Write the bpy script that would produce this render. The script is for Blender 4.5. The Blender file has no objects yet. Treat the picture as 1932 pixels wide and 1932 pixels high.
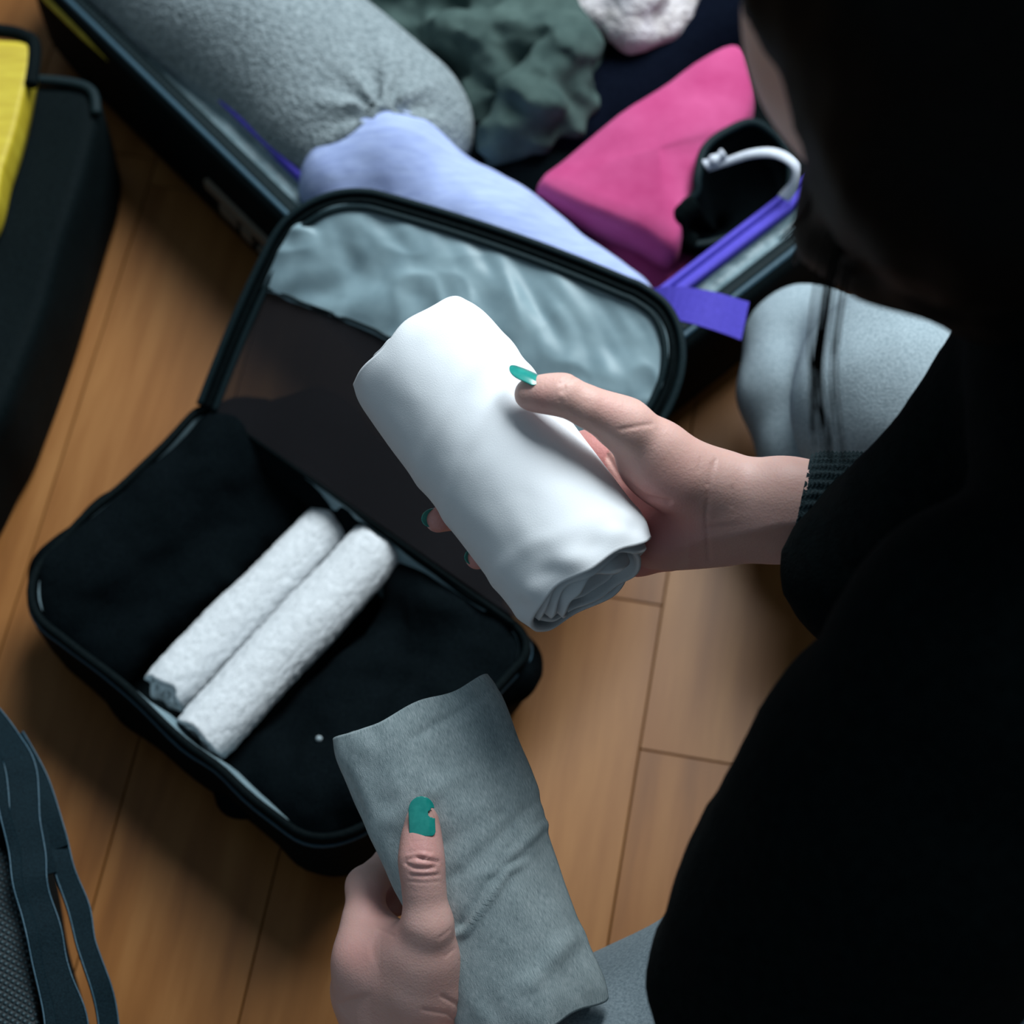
import bpy, bmesh, math, random
import numpy as np
from mathutils import Vector, Matrix

scene = bpy.context.scene
random.seed(7)
# ------------------------------------------------------------------ camera
F_PX = 4025.0; TILT = math.radians(27.75); CAM_H = 1.221
ST, CT = math.sin(TILT), math.cos(TILT)
CAM = np.array([0.0, -CAM_H*ST/CT, CAM_H])
AX = np.array([0.0, ST, -CT]); UP = np.array([0.0, CT, ST]); RT = np.array([1.0, 0.0, 0.0])
cam_data = bpy.data.cameras.new('camera'); cam = bpy.data.objects.new('camera', cam_data)
scene.collection.objects.link(cam)
cam.location = CAM; cam.rotation_euler = (TILT, 0, 0)
cam_data.sensor_fit = 'HORIZONTAL'; cam_data.sensor_width = 36.0
cam_data.lens = 36.0*F_PX/1932.0
cam_data.clip_start = 0.05; cam_data.clip_end = 50
cam_data.dof.use_dof = True; cam_data.dof.focus_distance = 1.025; cam_data.dof.aperture_fstop = 6.6
scene.camera = cam
# ------------------------------------------------------------------ world, window light, exposure
w = bpy.data.worlds.new('world'); scene.world = w; w.use_nodes = True
bg = w.node_tree.nodes['Background']
bg.inputs[0].default_value = (0.50, 0.68, 0.80, 1); bg.inputs[1].default_value = 0.31
def area(name, loc, target, sx, sy, power, col):
    l = bpy.data.lights.new(name, 'AREA'); l.shape = 'RECTANGLE'; l.size = sx; l.size_y = sy
    l.energy = power; l.color = col
    o = bpy.data.objects.new(name, l); scene.collection.objects.link(o)
    o.location = loc
    o.rotation_euler = (Vector(target)-Vector(loc)).to_track_quat('-Z', 'Y').to_euler()
    return o
area('window_daylight', (0.72, 1.38, 2.12), (0.0, -0.1, 0.1), 1.35, 1.3, 126, (0.90, 0.97, 1.0))
vs = scene.view_settings
vs.view_transform = 'Standard'; vs.look = 'None'; vs.exposure = 0.0; vs.gamma = 1.0; vs.use_curve_mapping = False

# ------------------------------------------------------------------ helpers
COL = scene.collection
def C(u, v, d): return CAM + d*(AX + RT*(u-966)/F_PX + UP*(966-v)/F_PX)
def P(u, v, z):
    r = AX + RT*(u-966)/F_PX + UP*(966-v)/F_PX
    return CAM + r*(z-CAM_H)/r[2]
def proj(p):
    q = np.asarray(p) - CAM; d = q@AX
    return 966+F_PX*(q@RT)/d, 966-F_PX*(q@UP)/d, d
def nrm(v): v = np.asarray(v, float); return v/np.linalg.norm(v)

def empty(name, loc, label, cat, group=None):
    o = bpy.data.objects.new(name, None); COL.objects.link(o); o.location = loc
    o.empty_display_size = 0.05
    return tag(o, label, cat, group)
def tag(o, label, cat, group=None):
    o['label'] = label; o['category'] = cat
    if group: o['group'] = group
    return o
def link(name, me, mat, parent=None, smooth=True, label=None):
    if mat is not None:
        me.materials.clear(); me.materials.append(mat)
    if smooth: me.polygons.foreach_set('use_smooth', [True]*len(me.polygons))
    o = bpy.data.objects.new(name, me); COL.objects.link(o)
    if parent is not None:
        o.parent = parent; o.location = -Vector(parent.location)
    if label: o['label'] = label
    return o
def mesh(name, V, Fc):
    me = bpy.data.meshes.new(name); me.from_pydata([tuple(map(float, v)) for v in V], [], [tuple(map(int, f)) for f in Fc]); me.update()
    return me
def mesh_np(name, V, Q):
    me = bpy.data.meshes.new(name); n = len(V); m = len(Q)
    me.vertices.add(n); me.vertices.foreach_set('co', np.asarray(V, np.float32).ravel())
    me.loops.add(m*4); me.loops.foreach_set('vertex_index', np.asarray(Q, np.int32).ravel())
    me.polygons.add(m); me.polygons.foreach_set('loop_start', np.arange(0, m*4, 4, dtype=np.int32))
    me.polygons.foreach_set('loop_total', np.full(m, 4, dtype=np.int32))
    me.update(calc_edges=True); me.validate(); return me
def grid(name, G, closed_u=False, closed_v=False, uv=None):
    """G: array nu x nv x 3 -> quad mesh with uv"""
    G = np.asarray(G, float); nu, nv = G.shape[:2]
    I = np.arange(nu*nv).reshape(nu, nv)
    a = np.concatenate([I, I[:1]], 0) if closed_u else I
    a = np.concatenate([a, a[:, :1]], 1) if closed_v else a
    Q = np.stack([a[:-1, :-1], a[1:, :-1], a[1:, 1:], a[:-1, 1:]], -1).reshape(-1, 4)
    me = mesh_np(name, G.reshape(-1, 3), Q)
    if uv is not None:
        U = np.asarray(uv, float).reshape(-1, 2)
        li = np.zeros(len(me.loops), np.int32); me.loops.foreach_get('vertex_index', li)
        l = me.uv_layers.new(name='uv'); l.data.foreach_set('uv', U[li].astype(np.float32).ravel())
    return me
def solidify(o, t, offset=0.0):
    m = o.modifiers.new('thickness', 'SOLIDIFY'); m.thickness = t; m.offset = offset; return o
def subsurf(o, n=1):
    m = o.modifiers.new('smooth', 'SUBSURF'); m.levels = n; m.render_levels = n; return o

def spline(pts, n, closed=False):
    p = np.asarray(pts, float); k = len(p)
    if closed:
        idx = lambda i: p[i % k]; segs = k
    else:
        idx = lambda i: p[min(max(i, 0), k-1)]; segs = k-1
    out = []
    for j in range(n):
        x = (j/(n if closed else n-1))*segs; i = int(min(math.floor(x), segs-1)); t = x-i
        a, b, c, d = idx(i-1), idx(i), idx(i+1), idx(i+2)
        out.append(0.5*((2*b)+(c-a)*t+(2*a-5*b+4*c-d)*t*t+(3*b-a-3*c+d)*t**3))
    return np.array(out)
def frames(path, ref, closed=False):
    p = np.asarray(path); T = np.gradient(p, axis=0)
    if closed: T = (np.roll(p, -1, 0)-np.roll(p, 1, 0))
    T /= np.linalg.norm(T, axis=1)[:, None]+1e-12
    R = np.broadcast_to(np.asarray(ref, float), T.shape)
    B = np.cross(T, R); B /= np.linalg.norm(B, axis=1)[:, None]+1e-12
    N = np.cross(B, T); return T, N, B
def tube(path, r, seg=8, ref=(0, 0, 1), closed=False, flat=1.0, caps=True):
    """V,F lists. r scalar or array; flat scales radius along ref"""
    p = np.asarray(path, float); n = len(p); r = np.broadcast_to(np.asarray(r, float), (n,))
    T, N, B = frames(p, ref, closed)
    a = np.linspace(0, 2*math.pi, seg, endpoint=False)
    G = p[:, None]+r[:, None, None]*(np.cos(a)[None, :, None]*B[:, None]+flat*np.sin(a)[None, :, None]*N[:, None])
    V = G.reshape(-1, 3); Fc = []
    m = n if closed else n-1
    for i in range(m):
        i2 = (i+1) % n
        for j in range(seg):
            j2 = (j+1) % seg
            Fc.append((i*seg+j, i*seg+j2, i2*seg+j2, i2*seg+j))
    if caps and not closed:
        Fc.append(tuple(range(seg))[::-1]); Fc.append(tuple(range((n-1)*seg, n*seg)))
    return V, Fc
def join(parts):
    V = []; Fc = []; o = 0
    for v, f in parts:
        V.append(np.asarray(v, float)); Fc += [tuple(int(i)+o for i in q) for q in f]; o += len(v)
    return np.concatenate(V), Fc
def ribbon(path, width, thick, ref=(0, 0, 1), closed=False, tilt=0.0):
    """flat strap: rectangular cross-section swept along a path, flat face along ref"""
    p = np.asarray(path, float); n = len(p)
    T, N, B = frames(p, ref, closed)
    wd = np.broadcast_to(np.asarray(width, float), (n,))[:, None]
    ct, s_ = math.cos(tilt), math.sin(tilt)
    B2 = B*ct+N*s_; N2 = N*ct-B*s_
    ring = [B2*wd/2+N2*thick/2, -B2*wd/2+N2*thick/2, -B2*wd/2-N2*thick/2, B2*wd/2-N2*thick/2]
    G = np.stack([p+q for q in ring], 1); V = G.reshape(-1, 3); Fc = []
    for i in range(n if closed else n-1):
        i2 = (i+1) % n
        for j in range(4): Fc.append((i*4+j, i*4+(j+1) % 4, i2*4+(j+1) % 4, i2*4+j))
    if not closed: Fc += [(3, 2, 1, 0), tuple((n-1)*4+j for j in range(4))]
    return V, Fc
# vectorised value noise
_rng = np.random.RandomState(5); _TAB = _rng.rand(64, 64, 64).astype(np.float32)
def vnoise(p, s=1.0):
    q = np.asarray(p)*s+17.3; i = np.floor(q).astype(int); f = q-i; f = f*f*(3-2*f); i &= 63; j = (i+1) & 63
    x0, y0, z0 = i[..., 0], i[..., 1], i[..., 2]; x1, y1, z1 = j[..., 0], j[..., 1], j[..., 2]
    fx, fy, fz = f[..., 0], f[..., 1], f[..., 2]
    t = _TAB
    c = lambda a, b, g: a*(1-g)+b*g
    return c(c(c(t[x0, y0, z0], t[x1, y0, z0], fx), c(t[x0, y1, z0], t[x1, y1, z0], fx), fy),
             c(c(t[x0, y0, z1], t[x1, y0, z1], fx), c(t[x0, y1, z1], t[x1, y1, z1], fx), fy), fz)*2-1
def fbm(p, s, n=3):
    return sum(vnoise(p, s*2**i)*0.5**i for i in range(n))
# signed-distance modelling
class Field:
    def __init__(self, lo, hi, h):
        self.lo = np.asarray(lo, float); self.h = h
        self.n = (np.ceil((np.asarray(hi)-self.lo)/h)+1).astype(int)
        self.F = np.full(self.n, 0.05, np.float32)
    def _sub(self, lo, hi):
        a = np.clip(np.floor((lo-self.lo)/self.h).astype(int), 0, self.n); b = np.clip(np.ceil((hi-self.lo)/self.h).astype(int)+1, 0, self.n)
        if np.any(b <= a): return None, None
        ax = [self.lo[i]+self.h*np.arange(a[i], b[i]) for i in range(3)]
        return tuple(slice(a[i], b[i]) for i in range(3)), np.stack(np.meshgrid(*ax, indexing='ij'), -1)
    def _mix(self, s, d, k):
        f = self.F[s]; hh = np.maximum(k-np.abs(f-d), 0)/max(k, 1e-6)
        self.F[s] = np.minimum(f, d)-hh*hh*k*0.25
    def cone(self, a, b, ra, rb, k=0.006):
        a = np.asarray(a, float); b = np.asarray(b, float); m = max(ra, rb)+k+3*self.h
        s, X = self._sub(np.minimum(a, b)-m, np.maximum(a, b)+m)
        if s is None: return self
        ab = b-a; L = ab@ab+1e-12; t = np.clip(((X-a)@ab)/L, 0, 1)
        d = np.linalg.norm(X-a-t[..., None]*ab, axis=-1)-(ra+t*(rb-ra)); self._mix(s, d, k); return self
    def chain(self, pts, k=0.006):
        for (a, ra), (b, rb) in zip(pts[:-1], pts[1:]): self.cone(a, b, ra, rb, k)
        return self
    def ell(self, c, r, k=0.006, M=None):
        c = np.asarray(c, float); r = np.asarray(r, float); m = r.max()+k+3*self.h
        s, X = self._sub(c-m, c+m)
        if s is None: return self
        q = X-c
        if M is not None: q = q@np.asarray(M).T          # rows of M are the ellipsoid axes
        k0 = np.linalg.norm(q/r, axis=-1); k1 = np.linalg.norm(q/(r*r), axis=-1)+1e-9
        self._mix(s, k0*(k0-1)/k1, k); return self
    def disp(self, fn):
        ax = [self.lo[i]+self.h*np.arange(self.n[i]) for i in range(3)]
        X = np.stack(np.meshgrid(*ax, indexing='ij'), -1); self.F = self.F+fn(X).astype(np.float32); return self
    def floor(self, z, k=0.004):
        zz = self.lo[2]+self.h*np.arange(self.n[2]); d = np.broadcast_to((z-zz)[None, None], self.F.shape)
        hh = np.maximum(k-np.abs(self.F-d), 0)/k; self.F = (np.maximum(self.F, d)+hh*hh*k*0.25).astype(np.float32); return self
    def extract(self):
        Fd = self.F.copy()
        for ax in range(3):
            sl = [slice(None)]*3
            for e in (0, -1): sl[ax] = e; Fd[tuple(sl)] = np.maximum(Fd[tuple(sl)], self.h*0.5)
        n = np.array(Fd.shape); cn = n-1
        S = np.zeros(tuple(cn)+(3,), np.float32); K = np.zeros(tuple(cn), np.float32); neg = Fd < 0; quads = []
        cid = np.full(tuple(cn), -1, np.int64); edges = []
        for ax in range(3):
            lo = [slice(None)]*3; hi = [slice(None)]*3; lo[ax] = slice(0, -1); hi[ax] = slice(1, None)
            f0 = Fd[tuple(lo)]; f1 = Fd[tuple(hi)]; cr = neg[tuple(lo)] != neg[tuple(hi)]
            ii = np.argwhere(cr); t = f0[cr]/(f0[cr]-f1[cr]); pos = ii.astype(np.float32); pos[:, ax] += t
            o1, o2 = [i for i in range(3) if i != ax]; corner = []
            for (e1, e2) in ((-1, -1), (0, -1), (0, 0), (-1, 0)):
                c = ii.copy(); c[:, o1] += e1; c[:, o2] += e2
                ok = (c[:, o1] >= 0) & (c[:, o2] >= 0) & (c[:, o1] < cn[o1]) & (c[:, o2] < cn[o2])
                np.add.at(S, tuple(c[ok].T), pos[ok]); np.add.at(K, tuple(c[ok].T), 1); corner.append((c, ok))
            edges.append((ax, f0[cr] < 0, corner))
        act = np.argwhere(K > 0); cid[tuple(act.T)] = np.arange(len(act))
        V = self.lo+self.h*(S[tuple(act.T)]/K[tuple(act.T)][:, None])
        for ax, ng, corner in edges:
            ok = corner[0][1] & corner[1][1] & corner[2][1] & corner[3][1]
            q = np.stack([cid[tuple(c[ok].T)] for c, _ in corner], -1); s = ng[ok]
            if ax == 1: s = ~s
            q[~s] = q[~s][:, ::-1]; quads.append(q)
        return V, np.concatenate(quads)
def relax(V, Q, it=2, lam=0.5):
    for _ in range(it):
        A = np.zeros_like(V); n = np.zeros(len(V))
        for i in range(4):
            a, b = Q[:, i], Q[:, (i+1) % 4]
            np.add.at(A, a, V[b]); np.add.at(n, a, 1); np.add.at(A, b, V[a]); np.add.at(n, b, 1)
        V = V*(1-lam)+lam*A/np.maximum(n, 1)[:, None]
    return V
def vnormals(V, Q):
    N = np.cross(V[Q[:, 2]]-V[Q[:, 0]], V[Q[:, 3]]-V[Q[:, 1]]); O = np.zeros_like(V)
    for i in range(4): np.add.at(O, Q[:, i], N)
    return O/(np.linalg.norm(O, axis=1)[:, None]+1e-12)

# ------------------------------------------------------------------ materials
def new_mat(name):
    m = bpy.data.materials.new(name); m.use_nodes = True; nt = m.node_tree
    return m, nt, nt.nodes['Principled BSDF']
def nd(nt, t, **kw):
    n = nt.nodes.new(t)
    for k, v in kw.items(): setattr(n, k, v)
    return n
def coords(nt, kind='Object', scale=(1, 1, 1)):
    tc = nd(nt, 'ShaderNodeTexCoord'); mp = nd(nt, 'ShaderNodeMapping'); mp.inputs['Scale'].default_value = scale
    nt.links.new(tc.outputs[kind], mp.inputs['Vector']); return mp.outputs['Vector']
def noise(nt, vec, scale, detail=3, rough=0.55):
    n = nd(nt, 'ShaderNodeTexNoise'); n.inputs['Scale'].default_value = scale; n.inputs['Detail'].default_value = detail
    n.inputs['Roughness'].default_value = rough; nt.links.new(vec, n.inputs['Vector']); return n.outputs['Fac']
def ramp(nt, fac, stops):
    r = nd(nt, 'ShaderNodeValToRGB'); e = r.color_ramp.elements
    while len(e) > len(stops): e.remove(e[-1])
    while len(e) < len(stops): e.new(0.5)
    for i, (p, c) in enumerate(stops): e[i].position = p; e[i].color = (*c, 1)
    nt.links.new(fac, r.inputs['Fac']); return r.outputs['Color']
def bump(nt, b, h, strength, dist=0.001, prev=None):
    n = nd(nt, 'ShaderNodeBump'); n.inputs['Strength'].default_value = strength; n.inputs['Distance'].default_value = dist
    nt.links.new(h, n.inputs['Height'])
    if prev is not None: nt.links.new(prev, n.inputs['Normal'])
    nt.links.new(n.outputs['Normal'], b.inputs['Normal']); return n.outputs['Normal']
def fabric(name, c0, c1=None, rough=0.85, scale=600, var=(1, 1, 1), bscale=900, bstr=0.3, bdist=0.0006, kind='Object', sheen=0.0, spec=0.25, big=0.0, lo=0.3, hi=0.7):
    m, nt, b = new_mat(name); v = coords(nt, kind, var)
    if c1 is None: c1 = tuple(min(1, x*1.25) for x in c0)
    n = noise(nt, v, scale, 3)
    col = ramp(nt, n, [(lo, c0), (hi, c1)])
    nt.links.new(col, b.inputs['Base Color']); b.inputs['Roughness'].default_value = rough
    b.inputs['Specular IOR Level'].default_value = spec
    b.inputs['Sheen Weight'].default_value = sheen; b.inputs['Sheen Roughness'].default_value = 0.5
    nb = noise(nt, v, bscale, 2); pv = bump(nt, b, nb, bstr, bdist)
    if big > 0: bump(nt, b, noise(nt, coords(nt, kind), 25, 3), big, 0.01, pv)
    return m
def weave(name, c0, c1, rough=0.6, scale=900, bstr=0.5, spec=0.3, rot=0.5):
    m, nt, b = new_mat(name); v = coords(nt)
    mp = nd(nt, 'ShaderNodeMapping'); mp.inputs['Rotation'].default_value = (0, 0, rot); nt.links.new(v, mp.inputs['Vector'])
    outs = []
    for d in ('X', 'Y'):
        wv = nd(nt, 'ShaderNodeTexWave'); wv.wave_type = 'BANDS'; wv.bands_direction = d; wv.inputs['Scale'].default_value = scale/3.0
        wv.inputs['Distortion'].default_value = 1.0; nt.links.new(mp.outputs['Vector'], wv.inputs['Vector']); outs.append(wv.outputs['Fac'])
    mx = nd(nt, 'ShaderNodeMath', operation='MULTIPLY'); nt.links.new(outs[0], mx.inputs[0]); nt.links.new(outs[1], mx.inputs[1])
    nt.links.new(ramp(nt, mx.outputs[0], [(0.1, c0), (0.8, c1)]), b.inputs['Base Color'])
    b.inputs['Roughness'].default_value = rough; b.inputs['Specular IOR Level'].default_value = spec
    bump(nt, b, mx.outputs[0], bstr, 0.001); return m

# fabrics and surfaces of the place
M = {}
def wood():
    m, nt, b = new_mat('varnished_wood'); oi = nd(nt, 'ShaderNodeObjectInfo')
    tc = nd(nt, 'ShaderNodeTexCoord'); mp = nd(nt, 'ShaderNodeMapping'); mp.inputs['Scale'].default_value = (14, 1.3, 1)
    ad = nd(nt, 'ShaderNodeVectorMath', operation='ADD'); sc = nd(nt, 'ShaderNodeVectorMath', operation='SCALE')
    sc.inputs[0].default_value = (3.1, 7.7, 1.9); mu = nd(nt, 'ShaderNodeMath', operation='MULTIPLY'); mu.inputs[1].default_value = 9
    nt.links.new(oi.outputs['Random'], mu.inputs[0]); nt.links.new(mu.outputs[0], sc.inputs['Scale'])
    nt.links.new(tc.outputs['Object'], ad.inputs[0]); nt.links.new(sc.outputs[0], ad.inputs[1]); nt.links.new(ad.outputs[0], mp.inputs['Vector'])
    n1 = noise(nt, mp.outputs['Vector'], 4.0, 6, 0.6); n2 = noise(nt, ad.outputs[0], 3.0, 2)
    mix = nd(nt, 'ShaderNodeMath', operation='ADD'); nt.links.new(n1, mix.inputs[0])
    h2 = nd(nt, 'ShaderNodeMath', operation='MULTIPLY_ADD'); h2.inputs[1].default_value = 0.6; h2.inputs[2].default_value = -0.3
    nt.links.new(n2, h2.inputs[0]); nt.links.new(h2.outputs[0], mix.inputs[1])
    r2 = nd(nt, 'ShaderNodeMath', operation='MULTIPLY_ADD'); r2.inputs[1].default_value = 0.22; r2.inputs[2].default_value = -0.11
    nt.links.new(oi.outputs['Random'], r2.inputs[0]); m2 = nd(nt, 'ShaderNodeMath', operation='ADD')
    nt.links.new(mix.outputs[0], m2.inputs[0]); nt.links.new(r2.outputs[0], m2.inputs[1])
    nt.links.new(ramp(nt, m2.outputs[0], [(0.2, (0.125, 0.045, 0.009)), (0.5, (0.19, 0.075, 0.018)), (0.8, (0.25, 0.112, 0.033))]), b.inputs['Base Color'])
    b.inputs['Roughness'].default_value = 0.40; b.inputs['Specular IOR Level'].default_value = 0.20
    bump(nt, b, n1, 0.05, 0.0005); return m
M['wood'] = wood()
M['gap'] = fabric('joint_dark', (0.02, 0.012, 0.006))
M['black'] = fabric('black_nylon', (0.0018, 0.0036, 0.0042), (0.0034, 0.0066, 0.0076), rough=0.75, spec=0.03, big=0.15)
M['black_knit'] = fabric('black_knit', (0.0016, 0.003, 0.0034), (0.003, 0.0055, 0.006), rough=0.95, scale=200, bscale=500, bstr=0.6, bdist=0.001, spec=0.01, sheen=0.01, big=0.2)
M['black_cotton'] = fabric('black_cotton', (0.0016, 0.0028, 0.0036), (0.0028, 0.005, 0.0062), rough=0.95, spec=0.015, big=0.25)
M['binding'] = fabric('dark_teal_binding', (0.004, 0.010, 0.012), (0.009, 0.020, 0.024), rough=0.6, spec=0.10, scale=900)
M['teal_tape'] = fabric('slate_piping', (0.016, 0.046, 0.070), (0.030, 0.075, 0.105), rough=0.5, spec=0.3)
M['tape'] = fabric('dark_zipper_tape', (0.005, 0.011, 0.013), (0.009, 0.018, 0.021), rough=0.7, spec=0.08)
M['strap'] = fabric('dark_blue_webbing', (0.0018, 0.0058, 0.0085), (0.005, 0.0145, 0.020), rough=0.75, spec=0.05, scale=1200, bstr=0.5)
M['lining'] = fabric('grey_nylon_lining', (0.165, 0.245, 0.28), (0.21, 0.30, 0.335), rough=0.45, scale=60, bscale=38, bstr=0.15, bdist=0.004, spec=0.3)
M['lining2'] = fabric('suitcase_lining', (0.09, 0.145, 0.165), (0.20, 0.28, 0.31), rough=0.5, scale=90, bscale=120, bstr=0.6, bdist=0.004, spec=0.4)
M['purple'] = fabric('violet_tape', (0.065, 0.050, 0.40), (0.085, 0.066, 0.50), rough=0.7, spec=0.2)
M['navy'] = fabric('navy_cotton', (0.0018, 0.003, 0.007), (0.003, 0.0048, 0.011), rough=0.95, spec=0.02, big=0.3)
M['yellow'] = fabric('yellow_nylon', (0.38, 0.28, 0.012), (0.50, 0.40, 0.03), rough=0.5, scale=25, var=(1, 6, 1), spec=0.4)
M['white_jersey'] = fabric('white_jersey', (0.67, 0.70, 0.74), (0.73, 0.76, 0.79), rough=0.9, scale=14, bscale=1600, bstr=0.25, bdist=0.0005, spec=0.15, kind='UV', big=0.0)
M['grey_jersey'] = None
M['towel'] = fabric('white_terry', (0.50, 0.53, 0.55), (0.60, 0.63, 0.66), rough=1.0, scale=500, bscale=900, bstr=0.5, bdist=0.0010, spec=0.05, sheen=0.1)
M['wool'] = fabric('grey_fleece', (0.135, 0.17, 0.185), (0.29, 0.34, 0.36), rough=1.0, scale=300, bscale=330, bstr=0.9, bdist=0.003, spec=0.03, sheen=0.05, lo=0.3, hi=0.7)
M['lavender'] = fabric('lavender_jersey', (0.27, 0.335, 0.58), (0.36, 0.44, 0.69), rough=0.95, scale=60, var=(1, 6, 1), bscale=500, spec=0.1, big=0.2)
M['green'] = fabric('dark_green_cotton', (0.032, 0.056, 0.053), (0.060, 0.095, 0.088), rough=0.9, scale=50, spec=0.15, big=0.2)
M['cream'] = fabric('cream_fleece', (0.50, 0.46, 0.45), (0.66, 0.63, 0.66), rough=1.0, scale=60, bscale=150, bstr=0.7, bdist=0.004, spec=0.05)
M['magenta'] = fabric('magenta_jersey', (0.37, 0.042, 0.145), (0.46, 0.075, 0.205), rough=0.9, scale=30, bscale=500, spec=0.12, sheen=0.03)
M['white_band'] = fabric('white_elastic', (0.48, 0.52, 0.60), (0.6, 0.63, 0.7), rough=0.7)
M['trousers'] = fabric('grey_denim', (0.20, 0.26, 0.29), (0.33, 0.40, 0.44), rough=0.95, scale=700, bscale=700, bstr=0.5, spec=0.08, big=0.1)
M['hair'] = fabric('black_hair', (0.0018, 0.0018, 0.0018), (0.004, 0.0035, 0.003), rough=0.6, scale=300, spec=0.05)
M['mud'] = fabric('patch_print', (0.10, 0.085, 0.066), (0.14, 0.12, 0.095), rough=0.7)
M['lint'] = fabric('lint', (0.22, 0.27, 0.29))
def jersey():
    m, nt, b = new_mat('grey_melange_jersey'); v = coords(nt, 'UV', (2400, 300, 1)); v2 = coords(nt, 'UV', (120, 70, 1)); v3 = coords(nt, 'UV', (1900, 1500, 1))
    a = noise(nt, v, 1.0, 2); c = noise(nt, v2, 1.0, 2)
    ad = nd(nt, 'ShaderNodeMath', operation='MULTIPLY_ADD'); ad.inputs[1].default_value = 0.35; nt.links.new(c, ad.inputs[0]); nt.links.new(a, ad.inputs[2])
    nt.links.new(ramp(nt, ad.outputs[0], [(0.42, (0.205, 0.258, 0.272)), (0.68, (0.35, 0.42, 0.435)), (0.9, (0.50, 0.56, 0.575))]), b.inputs['Base Color'])
    b.inputs['Roughness'].default_value = 0.95; b.inputs['Specular IOR Level'].default_value = 0.1
    p = bump(nt, b, a, 0.35, 0.0005); bump(nt, b, noise(nt, v3, 1.0, 1), 0.3, 0.0004, p); return m
M['grey_jersey'] = jersey()
def mesh_net():
    m, nt, b = new_mat('black_mesh_net'); out = nt.nodes['Material Output']
    b.inputs['Base Color'].default_value = (0.012, 0.011, 0.013, 1); b.inputs['Roughness'].default_value = 0.6; b.inputs['Specular IOR Level'].default_value = 0.15
    tr = nd(nt, 'ShaderNodeBsdfTransparent'); mx = nd(nt, 'ShaderNodeMixShader')
    v = coords(nt, 'UV', (1, 1, 1)); outs = []
    for d in ('X', 'Y'):
        wv = nd(nt, 'ShaderNodeTexWave'); wv.bands_direction = d; wv.inputs['Scale'].default_value = 250; nt.links.new(v, wv.inputs['Vector']); outs.append(wv.outputs['Fac'])
    mm = nd(nt, 'ShaderNodeMath', operation='MAXIMUM'); nt.links.new(outs[0], mm.inputs[0]); nt.links.new(outs[1], mm.inputs[1])
    mr = nd(nt, 'ShaderNodeMapRange'); mr.inputs[1].default_value = 0.3; mr.inputs[2].default_value = 0.8; mr.inputs[3].default_value = 0.55; mr.inputs[4].default_value = 0.93
    nt.links.new(mm.outputs[0], mr.inputs[0]); nt.links.new(mr.outputs[0], mx.inputs[0])
    nt.links.new(tr.outputs[0], mx.inputs[1]); nt.links.new(b.outputs[0], mx.inputs[2]); nt.links.new(mx.outputs[0], out.inputs['Surface']); return m
M['net'] = mesh_net()
def skin():
    m, nt, b = new_mat('skin'); v = coords(nt)
    at = nd(nt, 'ShaderNodeAttribute'); at.attribute_name = 'blush'
    n = noise(nt, v, 130, 4); n2 = noise(nt, v, 35, 2)
    base = ramp(nt, n2, [(0.3, (0.585, 0.362, 0.310)), (0.7, (0.665, 0.440, 0.385))])
    mx = nd(nt, 'ShaderNodeMix', data_type='RGBA'); mx.inputs[7].default_value = (0.56, 0.20, 0.195, 1)
    nt.links.new(base, mx.inputs[6])
    ml = nd(nt, 'ShaderNodeMath', operation='MULTIPLY_ADD'); ml.inputs[1].default_value = 0.16; ml.inputs[2].default_value = -0.08
    nt.links.new(n, ml.inputs[0]); ad = nd(nt, 'ShaderNodeMath', operation='ADD', use_clamp=True); nt.links.new(ml.outputs[0], ad.inputs[0]); nt.links.new(at.outputs['Fac'], ad.inputs[1])
    nt.links.new(ad.outputs[0], mx.inputs[0]); nt.links.new(mx.outputs[2], b.inputs['Base Color'])
    b.inputs['Roughness'].default_value = 0.5; b.inputs['Specular IOR Level'].default_value = 0.35
    b.inputs['Subsurface Weight'].default_value = 0.25; b.inputs['Subsurface Radius'].default_value = (0.006, 0.0025, 0.0012); b.inputs['Subsurface Scale'].default_value = 0.5
    vo = nd(nt, 'ShaderNodeTexVoronoi'); vo.inputs['Scale'].default_value = 900; nt.links.new(v, vo.inputs['Vector'])
    p = bump(nt, b, vo.outputs['Distance'], 0.2, 0.0004); bump(nt, b, noise(nt, v, 420, 4), 0.22, 0.0007, p); return m
M['skin'] = skin()
def polish():
    m, nt, b = new_mat('turquoise_nail_polish'); v = coords(nt)
    nt.links.new(ramp(nt, noise(nt, v, 160, 3), [(0.3, (0.004, 0.20, 0.175)), (0.75, (0.025, 0.30, 0.255))]), b.inputs['Base Color'])
    b.inputs['Roughness'].default_value = 0.16; b.inputs['Coat Weight'].default_value = 0.4; b.inputs['Coat Roughness'].default_value = 0.08
    return m
M['polish'] = polish()
M['nail'] = fabric('bare_nail', (0.50, 0.27, 0.23), (0.55, 0.32, 0.28), rough=0.35, spec=0.5, bstr=0.0)

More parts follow.
